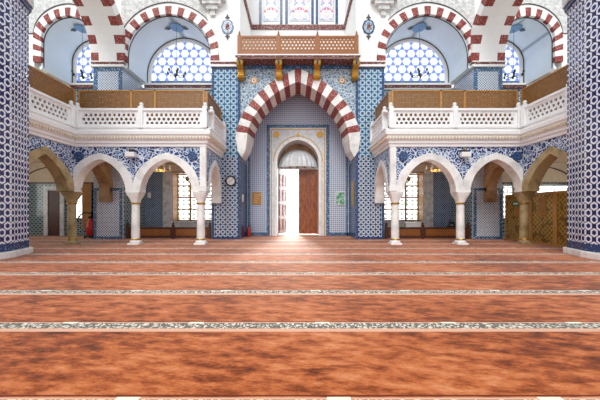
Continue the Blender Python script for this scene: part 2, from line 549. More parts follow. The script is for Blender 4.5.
for s in (-1, 1):
    sd = SIDE[s]
    MX = lambda u, d, z, s=s: (s*u, d, z)          # along x, mirrored
    MY = lambda u, d, z, s=s: (s*d, u, z)          # along y, at x = s*d
    # --- piers (lower and upper run through)
    mb = MB(); mb.box(s*2.27, s*3.37, YP, YD+.3, 0, 6.72)
    struct(mb.build('wall_pier_'+sd, ['star']), 'star tiled pier between the %s gallery and the entrance' % sd)
    mb = MB(); mb.box(s*2.27, s*3.37, YP-.012, YP, 3.2, 6.72)
    struct(mb.build(trim_name(), 'starblue'), 'sky blue star tile panel above the %s gallery pier' % sd, 'tile panel')
    mb = bordered_face(s, 2.27, 3.37, YP, 0, 6.72, .09, None, .02)
    mb.box(s*2.255, s*2.27, YP+.1, YD-.1, .02, 3.1); 
    struct(mb.build(trim_name(), 'borderdark'), 'navy tile edging of the %s entrance pier' % sd, 'trim')
    mb = MB(); mb.box(s*6.88, s*8.0, YP, YD+.3, 0, 6.72)
    struct(mb.build('wall_corner_pier_'+sd, ['diamond']), 'diamond tiled corner pier behind the %s arcade' % sd)
    mb = MB(); mb.box(s*6.86, s*6.88, YP+.1, YD, 0, 3.16)
    struct(mb.build('wall_pier_side_'+sd, ['teal']), 'glazed teal tiles on the inner side of the %s corner pier' % sd)
    mb = bordered_face(s, 6.88, 8.0, YP, 0, 2.0, .1, None, .02)
    frame(mb, MX, 6.88, 8.0, 3.75, 6.72, YP-.02, YP, .14)
    struct(mb.build(trim_name(), 'border'), 'blue tile border on the %s corner pier' % sd, 'trim')
    # --- back wall of the lower gallery, with deep window niche
    wx0, wx1, wz0, wz1 = 3.85, 5.62, .64, 2.82
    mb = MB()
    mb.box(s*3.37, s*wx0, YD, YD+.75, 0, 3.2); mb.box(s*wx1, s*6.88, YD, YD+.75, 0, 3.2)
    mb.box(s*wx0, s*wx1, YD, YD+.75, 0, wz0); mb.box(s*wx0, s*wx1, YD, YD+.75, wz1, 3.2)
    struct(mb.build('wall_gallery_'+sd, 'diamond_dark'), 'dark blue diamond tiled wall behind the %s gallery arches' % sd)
    mb = MB(); mb.box(s*3.37, s*6.88, YD-.02, YD, 2.86, 3.2)
    struct(mb.build(trim_name(), 'cream'), 'cream plaster strip above the %s gallery window' % sd, 'trim')
    # marble surround + niche
    mb = MB()
    mb.box(s*wx1, s*(wx1+.4), YD-.05, YD, 0, wz1+.04); mb.box(s*3.4, s*wx0, YD-.05, YD, 0, wz1+.04)
    mb.box(s*wx0, s*wx1, YD-.05, YD, 0, wz0)
    struct(mb.build(trim_name(), 'greym'), 'grey marble surround of the %s gallery window' % sd, 'trim')
    wt = sempty(win_name(), 'tall daylit gallery window with gilded reveals, %s of the entrance' % sd, 'window', (s*(wx0+wx1)/2, 14.0, wz0))
    ox, oy, oz = wt.location
    L = lambda m: [None for _ in [0]] and None
    def local(mb, o=wt):
        x, y, z = o.location; mb.v = [(a-x, b-y, c-z) for a, b, c in mb.v]; return mb
    mb = MB(); mb.box(s*wx0, s*wx1, 14.04, 14.08, wz0, wz1); local(mb).build('pane', 'pane', wt)
    mb = MB()
    mb.box(s*(wx1-.02), s*wx1, YD, 14.04, wz0, wz1); mb.box(s*wx0, s*(wx0+.02), YD, 14.04, wz0, wz1)
    mb.box(s*wx0, s*wx1, YD, 14.04, wz1-.02, wz1)
    local(mb).build('reveal', 'goldwood', wt)
    mb = MB(); mb.box(s*wx0, s*wx1, YD-.1, 14.04, wz0-.05, wz0); local(mb).build('window_sill', 'marble', wt)
    mb = MB()
    frame(mb, MX, wx0, wx1, wz0, wz1, 13.98, 14.04, .05)
    for k in range(1, 3): mb.box(s*(wx0+(wx1-wx0)*k/3-.035), s*(wx0+(wx1-wx0)*k/3+.035), 13.98, 14.04, wz0, wz1)
    for k in (1, 2, 3): mb.box(s*wx0, s*wx1, 13.985, 14.04, wz0+(wz1-wz0)*k/4-.032, wz0+(wz1-wz0)*k/4+.032)
    local(mb).build('window_frame', 'goldwood', wt)
    mb = MB()
    for k in range(1, 14): mb.box(s*(wx0+(wx1-wx0)*k/14-.006), s*(wx0+(wx1-wx0)*k/14+.006), 14.02, 14.04, wz0, wz1)
    for k in range(1, 16): mb.box(s*wx0, s*wx1, 14.02, 14.04, wz0+(wz1-wz0)*k/16-.006, wz0+(wz1-wz0)*k/16+.006)
    local(mb).build('window_grille', 'greym', wt)
    # --- outer rooms: back wall beyond the corner pier, outer wall
    mb = MB(); mb.box(s*8.0, s*13.0, YD, YD+.3, 0, 2.35)
    struct(mb.build('wall_side_room_'+sd, 'teal'), 'dark glazed tile wall at the back of the %s side room' % sd)
    mb = MB(); mb.box(s*8.0, s*13.0, YD, YD+.3, 2.35, 4.3)
    struct(mb.build('wall_side_room_upper_'+sd, 'cream'), 'cream plaster above the tiles of the %s side room' % sd)
    mb = MB(); mb.box(s*13.0, s*13.3, 3.0, 14.0, 0, 4.3)
    struct(mb.build('wall_'+sd, 'teal'), 'outer tiled wall of the %s side gallery' % sd)
    mb = MB(); mb.box(s*8.0, s*13.0, YD-.03, YD, 2.32, 2.38)
    cv = shift(arch(1.35, .72, .1), 10.9, 2.38); cvi = shift(arch(1.30, .68, .1), 10.9, 2.38)
    ring(mb, MX, cv, cvi, YD-.03, YD)
    struct(mb.build(trim_name(), 'darkwood'), 'dark painted line and arch on the plaster of the %s side room' % sd, 'trim')
    # --- ceilings / gallery slabs
    mb = MB(); mb.box(s*3.0, s*7.3, YA+.34, YD+.3, 3.2, 3.7)
    struct(mb.build('ceiling_gallery_'+sd, 'cream'), 'cream ceiling of the %s gallery under the balcony' % sd, 'ceiling')
    mb = MB(); mb.box(s*7.3, s*13.0, 3.0, YD, 3.25, 3.7)
    struct(mb.build('ceiling_side_'+sd, 'cream'), 'cream ceiling of the %s side room' % sd, 'ceiling')
    # --- upper wall: exterior wall of the vault bays (behind lunettes), plain blue tile under them
    mb = MB(); mb.box(s*3.37, s*6.88, YD, YD+.3, 3.7, 6.6)
    mb.box(s*8.0, s*11.2, YD, YD+.3, 4.3, 6.6)
    struct(mb.build('wall_upper_'+sd, 'starblue'), 'blue tiled wall below the %s lunette windows' % sd)

    # --- arcade stone + floral spandrels ----------------------------------------------------
    ZS = 1.72
    cols = [3.2, 5.35, 7.5]
    mb = MB()
    for a, b in zip(cols, cols[1:]):
        c = (a+b)/2; wo_ = (b-a)/2
        cv = shift(arch(wo_, 1.08, .17, 32), c, 1.90)
        spandrel(mb, MX, cv, 3.2, YA+.02, YA+.32)
    mb.box(s*2.99, s*3.2, YA+.02, YA+.32, 1.9, 3.2)
    mb.box(s*7.5, s*7.62, YA+.02, YA+.32, 1.9, 3.2)
    struct(mb.build('wall_arcade_'+sd, 'floral'), 'navy floral tile spandrels of the %s arcade' % sd)
    for j, (a, b) in enumerate(zip(cols, cols[1:])):
        c = (a+b)/2; wo_ = (b-a)/2
        mb = MB()
        n = 32
        o = shift(arch(wo_, 1.08, .17, n), c, 1.90); i_ = shift(arch(wo_-.24, 1.03, .17, n), c, 1.74)
        ring(mb, MX, o, i_, YA-.02, YA+.36)
        for q in (-1, 1): leg(mb, MX, c+q*wo_, c+q*(wo_-.24), YA-.02, YA+.36)
        t = tag(mb.build('stone_arch', 'marble', bevel=.012),
                ('white marble pointed arch framing the wooden railing and window, %s of the entrance' if j == 0 else
                 'white marble pointed arch in front of the diamond tiled corner pier, %s gallery') % sd, 'arch', 'white arcade arches')
    # corner pilaster
    mb = MB(); mb.box(s*2.98, s*3.18, YA-.03, YA+.1, 1.9, 3.2); mb.box(s*2.95, s*3.2, YA-.05, YA+.12, 1.74, 1.92)
    tag(mb.build('corner_pilaster', 'marble', bevel=.01), 'slim white marble strip at the %s gallery corner by the entrance pier' % sd, 'pilaster', 'corner pilasters')
    # side return arch to the entrance pier (plane x = 3.0)
    mb = MB()
    y0, y1 = 9.9, YP; c = (y0+y1)/2+.02; wo_ = .9
    cv = shift(arch(.86, 1.1, .28, 24), c, 1.85)
    spandrel(mb, MY, [(YA+.32, 1.9)]+cv+[(YP, 1.85)], 3.2, 3.0, 3.28)
    struct(mb.build('wall_arcade_return_'+sd, 'floral'), 'navy floral tile on the return of the %s gallery' % sd)
    mb = MB()
    o = shift(arch(.86, 1.1, .28, 24), c, 1.85); i_ = shift(arch(.66, 1.02, .28, 24), c, 1.74)
    ring(mb, MY, o, i_, 2.97, 3.3)
    leg(mb, MY, c-.86, c-.66, 2.97, 3.3, 1.85); leg(mb, MY, c+.86, c+.66, 2.97, 3.3, 1.85, 1.4)
    tag(mb.build('stone_arch', 'marble', bevel=.01), 'narrow marble arch seen edge on beside the %s entrance pier' % sd, 'arch', 'side return arches')
    # transverse arch column -> corner pier (brown)
    mb = MB()
    o = shift(arch(.93, 1.15, .28, 24), 10.84, 2.0); i_ = shift(arch(.75, 1.0, .28, 24), 10.84, 1.75)
    ring(mb, MY, o, i_, 7.25, 7.65)
    spandrel(mb, MY, o, 3.2, 7.3, 7.6, 0)
    mb.box(s*7.25, s*7.65, 11.52, YP-.02, 1.45, 2.0); 
    tag(mb.build('stone_arch', 'tan_dark', bevel=.01), 'stone arch coloured brown with shade, crossing the %s gallery onto the corner pier' % sd, 'arch', 'cross arches')
    # side arcade arch column -> big pillar (tan)
    mb = MB()
    cy = 8.62; wo_ = 1.1
    cv = shift(arch(wo_, 1.07, .42, 24), cy, 1.90)
    spandrel(mb, MY, [(7.2, 1.9)]+cv+[(YA+.1, 1.9)], 3.2, 7.27, 7.57)
    struct(mb.build('wall_arcade_side_'+sd, 'floral'), 'navy floral tile over the side arch next to the %s pillar' % sd)
    mb = MB()
    o = shift(arch(wo_, 1.07, .42, 24), cy, 1.9); i_ = shift(arch(wo_-.26, 1.0, .42, 24), cy, 1.74)
    ring(mb, MY, o, i_, 7.24, 7.62)
    for q in (-1, 1): leg(mb, MY, cy+q*wo_, cy+q*(wo_-.26), 7.24, 7.62)
    tag(mb.build('stone_arch', 'tan', bevel=.012), 'pointed stone arch coloured tan with shade between the big %s pillar and the tan column' % sd, 'arch', 'side arcade arches')

    # --- cornice (swept) and balustrades -----------------------------------------------------
    def path(o):
        return [(7.25-o, 7.3), (7.25-o, YA-o), (3.0-o, YA-o), (3.0-o, YP)]
    prof = [(-.1, 3.18), (.04, 3.18), (.05, 3.26), (.09, 3.28), (.10, 3.36), (.15, 3.40), (.16, 3.50), (.21, 3.54), (.22, 3.64), (.18, 3.67), (.18, 3.74), (-.1, 3.74)]
    # front run is outward (-y); for the mirrored return the offset moves toward the entrance
    mb = MB()
    for (o0, z0), (o1, z1) in zip(prof, prof[1:]+prof[:1]):
        p0, p1 = path(o0), path(o1)
        for k in range(3):
            mb.face([(s*p0[k][0], p0[k][1], z0), (s*p0[k+1][0], p0[k+1][1], z0), (s*p1[k+1][0], p1[k+1][1], z1), (s*p1[k][0], p1[k][1], z1)])
    for e in (0, 3):
        mb.face([(s*path(o)[e][0], path(o)[e][1], z) for o, z in prof])
    cor = tag(mb.build('balcony_cornice', 'balwhite'), 'white moulded cornice with a row of beads under the %s balcony' % sd, 'cornice', 'balcony cornices')
    mb = MB()
    d = .165
    xx = -(7.25-d)
    k = 0
    x = 3.0-d+.03
    while x < 7.25-d:
        mb.box(s*x, s*(x+.05), YA-d-.035, YA-d+.01, 3.41, 3.47); x += .1
    y = 7.4
    while y < YA-d-.03:
        mb.box(s*(7.25-d-.035), s*(7.25-d+.01), y, y+.05, 3.41, 3.47); y += .1
    y = YA-d+.02
    while y < YP-.05:
        mb.box(s*(3.0-d-.035), s*(3.0-d+.01), y, y+.05, 3.41, 3.47); y += .1
    b_ = mb.build('bead_row', 'cream', cor); b_['kind'] = 'stuff'

    def balustrade(mp, u0, u1, d, label, posts):
        """white pierced parapet: base rail, cap rail, posts with knobs, pierced panels"""
        ctr = mp((u0+u1)/2, d, 3.74)
        t = thing('balustrade', label, 'balustrade', ctr, 'white pierced balustrades')
        def loc(mb): mb.v = [(a-ctr[0], b-ctr[1], c-ctr[2]) for a, b, c in mb.v]; return mb
        def bx(mb, a, b, e, f, c, g): mb.hexa([mp(a, e, c), mp(b, e, c), mp(b, e, g), mp(a, e, g)], [mp(a, f, c), mp(b, f, c), mp(b, f, g), mp(a, f, g)])
        mb = MB(); bx(mb, u0, u1, d-.07, d+.07, 3.74, 3.80); loc(mb).build('base_rail', 'balwhite', t)
        mb = MB(); bx(mb, u0, u1, d-.08, d+.08, 4.29, 4.36); loc(mb).build('cap_rail', 'balwhite', t)
        for p in posts:
            mb = MB(); bx(mb, p-.07, p+.07, d-.085, d+.085, 3.74, 4.42)
            q = mp(p, d, 0); mb.lathe([(.05, 4.42), (.07, 4.45), (.04, 4.47), (.065, 4.51), (.04, 4.55), (.005, 4.57)], q[0], q[1], 10)
            loc(mb).build('post', 'balwhite', t)
        for a, b in zip(posts, posts[1:]):
            mb = MB(); A, B = min(a, b)+.07, max(a, b)-.07
            kagome(mb, mp, A+.1, B-.1, 3.87, 4.23, d-.02, d+.02, .13, .034)
            bx(mb, A, A+.1, d-.03, d+.03, 3.8, 4.29); bx(mb, B-.1, B, d-.03, d+.03, 3.8, 4.29)
            bx(mb, A+.1, B-.1, d-.03, d+.03, 3.8, 3.87); bx(mb, A+.1, B-.1, d-.03, d+.03, 4.23, 4.29)
            loc(mb).build('pierced_panel', 'balwhite', t)
    balustrade(MX, 2.89, 7.11, YA-.14, 'long white pierced balcony balustrade facing the hall, %s of the entrance' % sd, [2.96, 5.0, 7.04])
    balustrade(MY, 7.6, YA-.23, 7.11, 'white pierced balustrade running back from the big %s pillar' % sd, [7.8, 9.4])
    balustrade(MY, YA-.05, YP-.02, 2.87, 'short white pierced balustrade receding to the %s entrance pier' % sd, [9.95, 11.6])

    # --- wooden lattice screens on the balcony -------------------------------------------------
    def screen(mp, d, posts, label, z1=5.07):
        u0, u1 = min(posts), max(posts)
        ctr = mp((u0+u1)/2, d, 3.7)
        t = thing('lattice_screen', label, 'screen', ctr, 'wooden lattice screens on the balconies')
        def loc(mb): mb.v = [(a-ctr[0], b-ctr[1], c-ctr[2]) for a, b, c in mb.v]; return mb
        def bx(mb, a, b, c, g): mb.hexa([mp(a, d-.03, c), mp(b, d-.03, c), mp(b, d-.03, g), mp(a, d-.03, g)], [mp(a, d+.03, c), mp(b, d+.03, c), mp(b, d+.03, g), mp(a, d+.03, g)])
        for p in posts:
            mb = MB(); bx(mb, p-.03, p+.03, 3.7, z1); loc(mb).build('post', 'goldwood', t)
        mb = MB(); bx(mb, u0+.03, u1-.03, z1-.04, z1); loc(mb).build('top_rail', 'goldwood', t)
        for a, b in zip(posts, posts[1:]):
            A, B = min(a, b)+.03, max(a, b)-.03
            mb = MB(); kagome(mb, mp, A, B, 3.7, z1-.04, d-.008, d+.008, .085, .058)
            loc(mb).build('lattice_panel', 'lattwood', t)
    screen(MX, YA+.16, [3.1, 4.7, 5.48, 7.2], 'brown lattice screen behind the long %s balcony balustrade' % sd)
    screen(MY, 7.32, [7.6, 9.8], 'brown lattice screen running back from the big %s pillar' % sd)
    screen(MY, 3.03, [9.96, 11.68], 'brown lattice screen receding beside the %s entrance pier' % sd)

    # --- moulding at the springing of the upper vaults -------------------------------------------
    mb = MB()
    mb.box(s*2.27, s*3.40, YP-.07, YP+.3, 6.80, 6.90); mb.box(s*6.80, s*8.06, YP-.07, YD, 6.80, 6.90)
    mb.box(s*3.37, s*3.45, YP+.3, YD-.06, 6.80, 6.90)
    mb.box(s*3.45, s*6.8, YD-.14, YD, 6.56, 6.66)
    mb.box(s*8.06, s*10.1, YD-.14, YD, 6.56, 6.66)
    struct(mb.build(trim_name(), 'trimred'), 'burgundy scroll moulding along the %s upper wall' % sd, 'trim')
    mb = MB()
    mb.box(s*2.27, s*3.42, YP-.10, YP+.3, 6.72, 6.80); mb.box(s*2.27, s*3.42, YP-.10, YP+.3, 6.90, 6.94)
    mb.box(s*6.78, s*8.10, YP-.10, YD, 6.72, 6.80); mb.box(s*6.78, s*8.10, YP-.10, YD, 6.90, 6.94)
    mb.box(s*3.37, s*3.47, YP+.3, YD, 6.72, 6.80)
    mb.box(s*3.42, s*6.8, YD-.2, YD, 6.66, 6.74); mb.box(s*3.42, s*6.8, YD-.1, YD, 6.50, 6.56)
    mb.box(s*8.1, s*10.1, YD-.2, YD, 6.66, 6.74)
    mb.box(s*10.02, s*10.12, YP, YD, 6.66, 6.76)
    struct(mb.build(trim_name(), 'plaster'), 'white moulding strips along the %s upper wall' % sd, 'trim')

    # --- upper bays: vault, lunette, striped arch, spandrel ------------------------------------
    bays = [(5.06, 1.64, 1.64+.42, .42, 'wide'), (8.99, 1.05, 2.0, .95, 'corner')]
    for (cx, hw, hh, st, nm) in bays:
        z0 = 6.74
        n = 26
        ci = shift(arch(hw, hh, .04, n, st), cx, z0)
        co_ = shift(arch(hw+.1, hh+.1, .04, n, st), cx, z0)
        mb = MB(); ring(mb, MX, co_, ci, YP+.08, YD)
        o = mb.build('vault', 'vault', smooth=True); o.name = 'ceiling_vault'
        struct(o, 'pale blue barrel vault over the %s %s bay' % (sd, nm), 'ceiling')
        # lunette wall band + glass
        cg = shift(arch(hw-.16, hh-.16, .04, n, st), cx, z0)
        mb = MB(); ring(mb, MX, ci, cg, YD-.06, YD+.1)
        mb.box(s*(cx-hw), s*(cx+hw), YD-.06, YD+.1, z0-.1, z0+.02)
        struct(mb.build(trim_name(), 'plaster'), 'white plaster band around the %s %s lunette' % (sd, nm), 'trim')
        mb = MB(); cl = shift(arch(hw-.03, hh-.03, .04, n, st), cx, z0)
        ring(mb, MX, ci, cl, YD-.09, YD-.06)
        cf = shift(arch(hw+.0, hh+.0, .04, n, st), cx, z0); cf2 = shift(arch(hw-.025, hh-.025, .04, n, st), cx, z0)
        ring(mb, MX, cf, cf2, YP+.07, YP+.10)
        struct(mb.build(trim_name(), 'dark'), 'dark painted outline of the %s %s vault' % (sd, nm), 'trim')
        wt = sempty(win_name(), 'lunette window of blue and white star glass in the %s %s bay' % (sd, nm), 'window', (s*cx, YD, z0))
        def loc(mb, wt=wt):
            x, y, z = wt.location; mb.v = [(a-x, b-y, c-z) for a, b, c in mb.v]; return mb
        mb = MB(); lunette(mb, MX, cg, z0+.02, YD+.02, YD+.06); loc(mb).build('pane', 'lunette', wt)
        mb = MB(); mb.box(s*(cx-hw+.16), s*(cx+hw-.16), YD-.0, YD+.02, z0+.02, z0+.16); loc(mb).build('glass_border', 'border', wt)
        # striped arch
        nv = 25
        pts_o, pts_i = [], []
        rw = .31
        fine = 6
        def samp(hw_, hh_, st_, m):
            # even arc-length sampling
            cv = arch(hw_, hh_, .04, 160, st_)
            L = [0]
            for p, q in zip(cv, cv[1:]): L.append(L[-1]+math.dist(p, q))
            out = []
            j = 0
            for i in range(m+1):
                t = L[-1]*i/m
                while j < len(L)-2 and L[j+1] < t: j += 1
                f = (t-L[j])/max(1e-9, L[j+1]-L[j]); out.append((cv[j][0]+(cv[j+1][0]-cv[j][0])*f, cv[j][1]+(cv[j+1][1]-cv[j][1])*f))
            return out
        m = nv*4
        so = shift(samp(hw+rw, hh+rw-.2, st, m), cx, 6.94); si = shift(samp(hw, hh-.2, st, m), cx, 6.94)
        mb = MB()
        if nm == 'wide' or True:
            ring(mb, MX, so, si, YP-.04, YP+.08, lambda i: 1 if (i//4) % 2 == 0 else 0)
        t = tag(mb.build('striped_arch', ['plaster', 'red']), 'burgundy and white striped arch over the %s %s vault' % (sd, 'wide' if nm == 'wide' else 'narrow corner'), 'arch', 'striped arches of the upper bays')
    # plain + mottled spandrels over both upper bays
    def merged_top(x):
        z = 6.94
        for (cx, hw, hh, st, nm) in bays:
            rw = .31
            t = (x-cx)/(hw+rw)
            if abs(t) < 1:
                z = max(z, 6.94+st+(hh+rw-.2-st)*(.96*sqrt(1-t*t)+.04*(1-abs(t))))
        return z
    xs = [2.27+(12.2-2.27)*i/260 for i in range(261)]
    mb = MB()
    spandrel(mb, MX, [(x, merged_top(x)) for x in xs], 10.3, YP, YP+.3)
    struct(mb.build('wall_upper_spandrel_'+sd, 'plaster'), 'white plaster wall above the %s upper arches' % sd)
    mb = MB()
    seg = [(x, merged_top(x)+.22 if merged_top(x) > 7.2 else 8.0) for x in xs if 3.75 < x < 7.0 or 7.75 < x < 11.2]
    for rng in ((3.55, 6.95), (7.9, 11.2)):
        spandrel(mb, MX, [(x, max(merged_top(x)+.16, 8.05)) for x in xs if rng[0] < x < rng[1]], 10.3, YP-.015, YP)
    struct(mb.build('wall_mottled_'+sd, 'mottled'), 'mottled grey plaster field above the %s upper arches' % sd)
    mb = MB()
    for rng in ((3.5, 6.95), (7.9, 11.2)):
        sg = [(x, max(merged_top(x)+.14, 8.03)) for x in xs if rng[0] < x < rng[1]]
        ring(mb, MX, [(x, z+.03) for x, z in sg], sg, YP-.03, YP)
    struct(mb.build(trim_name(), 'dark'), 'dark line edging the mottled plaster on the %s' % sd, 'trim')
    # outer pier left of corner bay, plus hidden blocks added against light leaks
    mb = MB(); mb.box(s*10.33, s*13, YP+.002, YP+.3, 3.7, 10.3); mb.box(s*10.15, s*13, YP+.3, YD+.3, 3.7, 10.3)
    mb.box(s*6.82, s*7.82, YP+.3, YD+.3, 6.94, 10.3); mb.box(s*2.5, s*3.3, YP+.3, YD+.3, 6.94, 10.3)
    struct(mb.build('wall_outer_'+sd, 'plaster'), 'plaster wall behind the big %s pillar with added hidden light blocks' % sd)
    # big side rib, from corner pier to the pillar
    mb = MB()
    m = 20; yc = 9.72; r0, r1 = 1.94, 2.3
    bands = [(6.74, 7.04, 1), (7.04, 7.74, 0), (7.74, 8.04, 1)]
    for i in range(m):
        a0, a1 = pi*i/m, pi*(i+1)/m
        for (xa, xb, r_) in bands:
            mi = 1 if (r_ and i % 2 == 0) else 0
            q = [(yc+r0*cos(a0), 6.94+r0*sin(a0)), (yc+r0*cos(a1), 6.94+r0*sin(a1)), (yc+r1*cos(a1), 6.94+r1*sin(a1)), (yc+r1*cos(a0), 6.94+r1*sin(a0))]
            mb.hexa([(s*xa, a, b) for a, b in q], [(s*xb, a, b) for a, b in q], mi)
    tag(mb.build('striped_rib', ['plaster', 'red']), 'wide white rib arch edged with burgundy blocks, springing toward the %s pillar' % sd, 'arch', 'wide rib arches')

    # --- muqarnas fringe
    mb = MB()
    cx = 3.33
    for k, (hw, zt, dy) in enumerate([(.10, 8.72, .08), (.22, 8.92, .16), (.36, 9.08, .24), (.5, 9.24, .32)]):
        mb.box(s*(cx-hw), s*(cx+hw), YP-dy, YP, zt, zt+.24)
        for q in (-1, 1):
            mb.lathe([(.001, zt-.06), (.06, zt), (.06, zt+.02)], s*(cx+q*(hw-.06)), YP-dy+.06, 8)
    tag(mb.build('muqarnas_corbel', 'mottled'), 'stepped grey muqarnas fringe at the top edge, %s of the stained glass' % sd, 'ornament', 'muqarnas corbels')
    # --- painted medallion
    cx, cz = 2.76, 8.3
    t = thing('wall_medallion', 'painted blue oval medallion with pointed tips on the white wall, %s of the stained glass' % sd, 'ornament', (s*cx, YP, cz), 'painted oval medallions')
    def oval(rx, rz, d0, d1, n=24, cz_=0, lob=0):
        mb = MB()
        pts = [(rx*(1+lob*cos(8*2*pi*i/n))*cos(2*pi*i/n), cz_+rz*(1+lob*cos(8*2*pi*i/n))*sin(2*pi*i/n)) for i in range(n)]
        mb.hexa([(a, d0, b) for a, b in pts], [(a, d1, b) for a, b in pts]); return mb
    oval(.24, .30, -.02, 0, 48, 0, .04).build('plaque', 'borderdark', t)
    oval(.18, .24, -.03, -.02).build('inner_field', 'floral2', t)
    oval(.08, .13, -.036, -.03).build('red_centre', 'trimred', t)
    for q in (-1, 1):
        mb = MB()
        pts = [(-.1, q*.36), (0, q*.32), (.1, q*.36), (.05, q*.40), (0, q*.52), (-.05, q*.40)]
        mb.hexa([(a, -.02, b) for a, b in pts], [(a, 0, b) for a, b in pts]); mb.build('pointed_tip', 'dark', t)

    # --- big pillar
    t = thing('tiled_pillar', 'huge faceted pillar of navy and white hexagon tiles at the %s edge' % sd, 'pillar', (s*8.0, 6.3, 0), 'big hexagon tiled pillars')
    poly = [(-1.25, -.75), (-1.25, .75), (-1.0, 1.5), (-.45, 1.85), (.45, 1.85), (1.25, 1.2), (1.25, -1.2), (.45, -1.75), (-.45, -1.75), (-1.0, -1.4)]
    def prism(sc, z0, z1, extra=0):
        mb = MB(); P = []
        for a, b in poly:
            L = math.hypot(a, b); P.append((s*(a+a/L*extra), b+b/L*extra))
        mb.hexa([(a, b, z0) for a, b in P], [(a, b, z1) for a, b in P]); return mb
    prism(1, .34, 6.3).build('shaft', 'hex', t)
    prism(1, 0, .16, .09).build('plinth', 'marble', t, bevel=.02)
    prism(1, .16, .34, .01).build('tile_band', 'borderdark', t)
    prism(1, 6.3, 6.42, .06).build('capital', 'borderdark', t)
    prism(1, 6.42, 7.0, .1).build('impost', 'mottled', t)

# pierce-free centre: spandrel over the main arch
mb = MB()
def ctr(hw, z0, h, k=.3, n=44): return shift(arch(hw, h, k, n), 0, z0)
co = ctr(2.40, 3.9, 2.76); ci_ = ctr(1.98, 3.9, 2.24)
spandrel(mb, X, [(-2.45, 3.9)]+co+[(2.45, 3.9)], 6.84, YP+.06, YP+.36)
struct(mb.build('wall_main_spandrel', 'floral2'), 'pale blue floral tiled wall above the main striped arch')
mb = MB()
mb.box(-2.27, 2.27, YP+.02, YP+.06, 6.38+.3, 6.84)
struct(mb.build(trim_name(), 'border'), 'blue tile band under the central balcony', 'trim')

def even(cv, m):
    L = [0]
    for p, q in zip(cv, cv[1:]): L.append(L[-1]+math.dist(p, q))
    out = []; j = 0
    for i in range(m+1):
        t = L[-1]*i/m
        while j < len(L)-2 and L[j+1] < t: j += 1
        f = (t-L[j])/max(1e-9, L[j+1]-L[j]); out.append((cv[j][0]+(cv[j+1][0]-cv[j][0])*f, cv[j][1]+(cv[j+1][1]-cv[j][1])*f))
    return out
main = thing('main_striped_arch', 'large burgundy and white striped pointed arch around the entrance alcove', 'arch', (0, YP, 3.2))
nv = 27; m = nv*4
def stilted(hw, h, z0=3.9):
    return [(-hw, z0)] + shift(arch(hw, h, .3, 160), 0, z0)[1:-1] + [(hw, z0)]
eo = even(stilted(2.43, 2.76), m); ei = even(stilted(1.99, 2.24), m)
ei2 = even(stilted(1.86, 2.12), m)
mb = MB()
red = lambda i: 1 if (i//4) % 2 == 1 else 0
for i in range(m):
    A, B, D, E = eo[i], eo[i+1], ei[i+1], ei[i]
    F, H_ = ei2[i+1], ei2[i]
    mb.hexa([(A[0], YP-.06, A[1]), (B[0], YP-.06, B[1]), (D[0], YP-.06, D[1]), (E[0], YP-.06, E[1])],
            [(A[0], 12.6, A[1]), (B[0], 12.6, B[1]), (F[0], 12.6, F[1]), (H_[0], 12.6, H_[1])], red(i))
mb.v = [(a, b-YP, c-3.2) for a, b, c in mb.v]
mb.build('arch_ring', ['marble', 'red'], main)
for q in (-1, 1):
    mb = MB()
    mb.hexa([(q*2.43, -.06, .7), (q*1.99, -.06, .7), (q*2.05, -.05, .25), (q*2.2, -.04, -.02), (q*2.36, -.05, .25)],
            [(q*2.43, .8, .7), (q*1.86, .8, .7), (q*2.0, .8, .25), (q*2.2, .8, -.02), (q*2.36, .8, .25)])
    mb.build('corbel', 'marble', main, bevel=.015)
# alcove upper closure behind the ring
mb = MB(); ring(mb, X, ctr(2.3, 3.9, 2.5), ctr(2.25, 3.9, 2.45), 12.6, YD)
struct(mb.build(trim_name(), 'fine'), 'pale tiled underside of the entrance alcove', 'trim')
# roundels on the spandrel
r0 = thing('flower_roundel', 'gold and red flower roundel on the blue spandrel above the arch, left one', 'ornament', (-1.73, YP+.06, 6.23), 'flower roundels')
for nm, r, d, mt in (('outer_petals', .12, .02, 'gold'), ('inner_petals', .075, .035, 'white'), ('red_heart', .035, .045, 'redp')):
    mb = MB(); n = 32
    pts = [(r*(1+.15*cos(8*2*pi*i/n))*cos(2*pi*i/n), r*(1+.15*cos(8*2*pi*i/n))*sin(2*pi*i/n)) for i in range(n)]
    mb.hexa([(a, -d, b) for a, b in pts], [(a, 0, b) for a, b in pts]); mb.build(nm, mt, r0)
copy_thing(r0, (1.73, YP+.06, 6.23), 'gold and red flower roundel on the blue spandrel above the arch, right one')

# ------------------------------------------------------------------ central balcony
YB = 11.25
bal = thing('central_balcony', 'wooden railed balcony carried over the entrance arch below the stained glass', 'balcony', (0, YP, 6.84))
def bx0(mb, x0, x1, y0, y1, z0, z1, mi=0): mb.box(x0, x1, y0-YP, y1-YP, z0-6.84, z1-6.84, mi)
mb = MB(); bx0(mb, -2.3, 2.3, YB-.04, YP+.06, 6.84, 6.97); mb.build('slab', 'plaster', bal)
mb = MB(); bx0(mb, -2.33, 2.33, YB-.09, YB-.04, 6.84, 6.90); mb.build('scroll_edge', 'trimred', bal)
mb = MB()
for a in (-2.2, -.70, .76): bx0(mb, a+.1, a+1.36, YB+.05, YP, 6.815, 6.84)
mb.build('underside_panel', 'trimred', bal)
posts = [-2.2, -.73, .73, 2.2]
for p in posts:
    mb = MB(); bx0(mb, p-.065, p+.065, YB-.04, YB+.06, 6.97, 7.66)
    mb.lathe([(.045, .82), (.06, .86), (.03, .9), (.04, .94), (.004, 1.04)], p, YB+.01-YP, 8); mb.build('post', 'wood', bal)
mb = MB(); bx0(mb, -2.27, 2.27, YB-.03, YB+.05, 7.6, 7.66); mb.build('hand_rail', 'wood', bal)
mb = MB(); bx0(mb, -2.27, 2.27, YB-.03, YB+.05, 6.97, 7.06); mb.build('foot_rail', 'wood', bal)
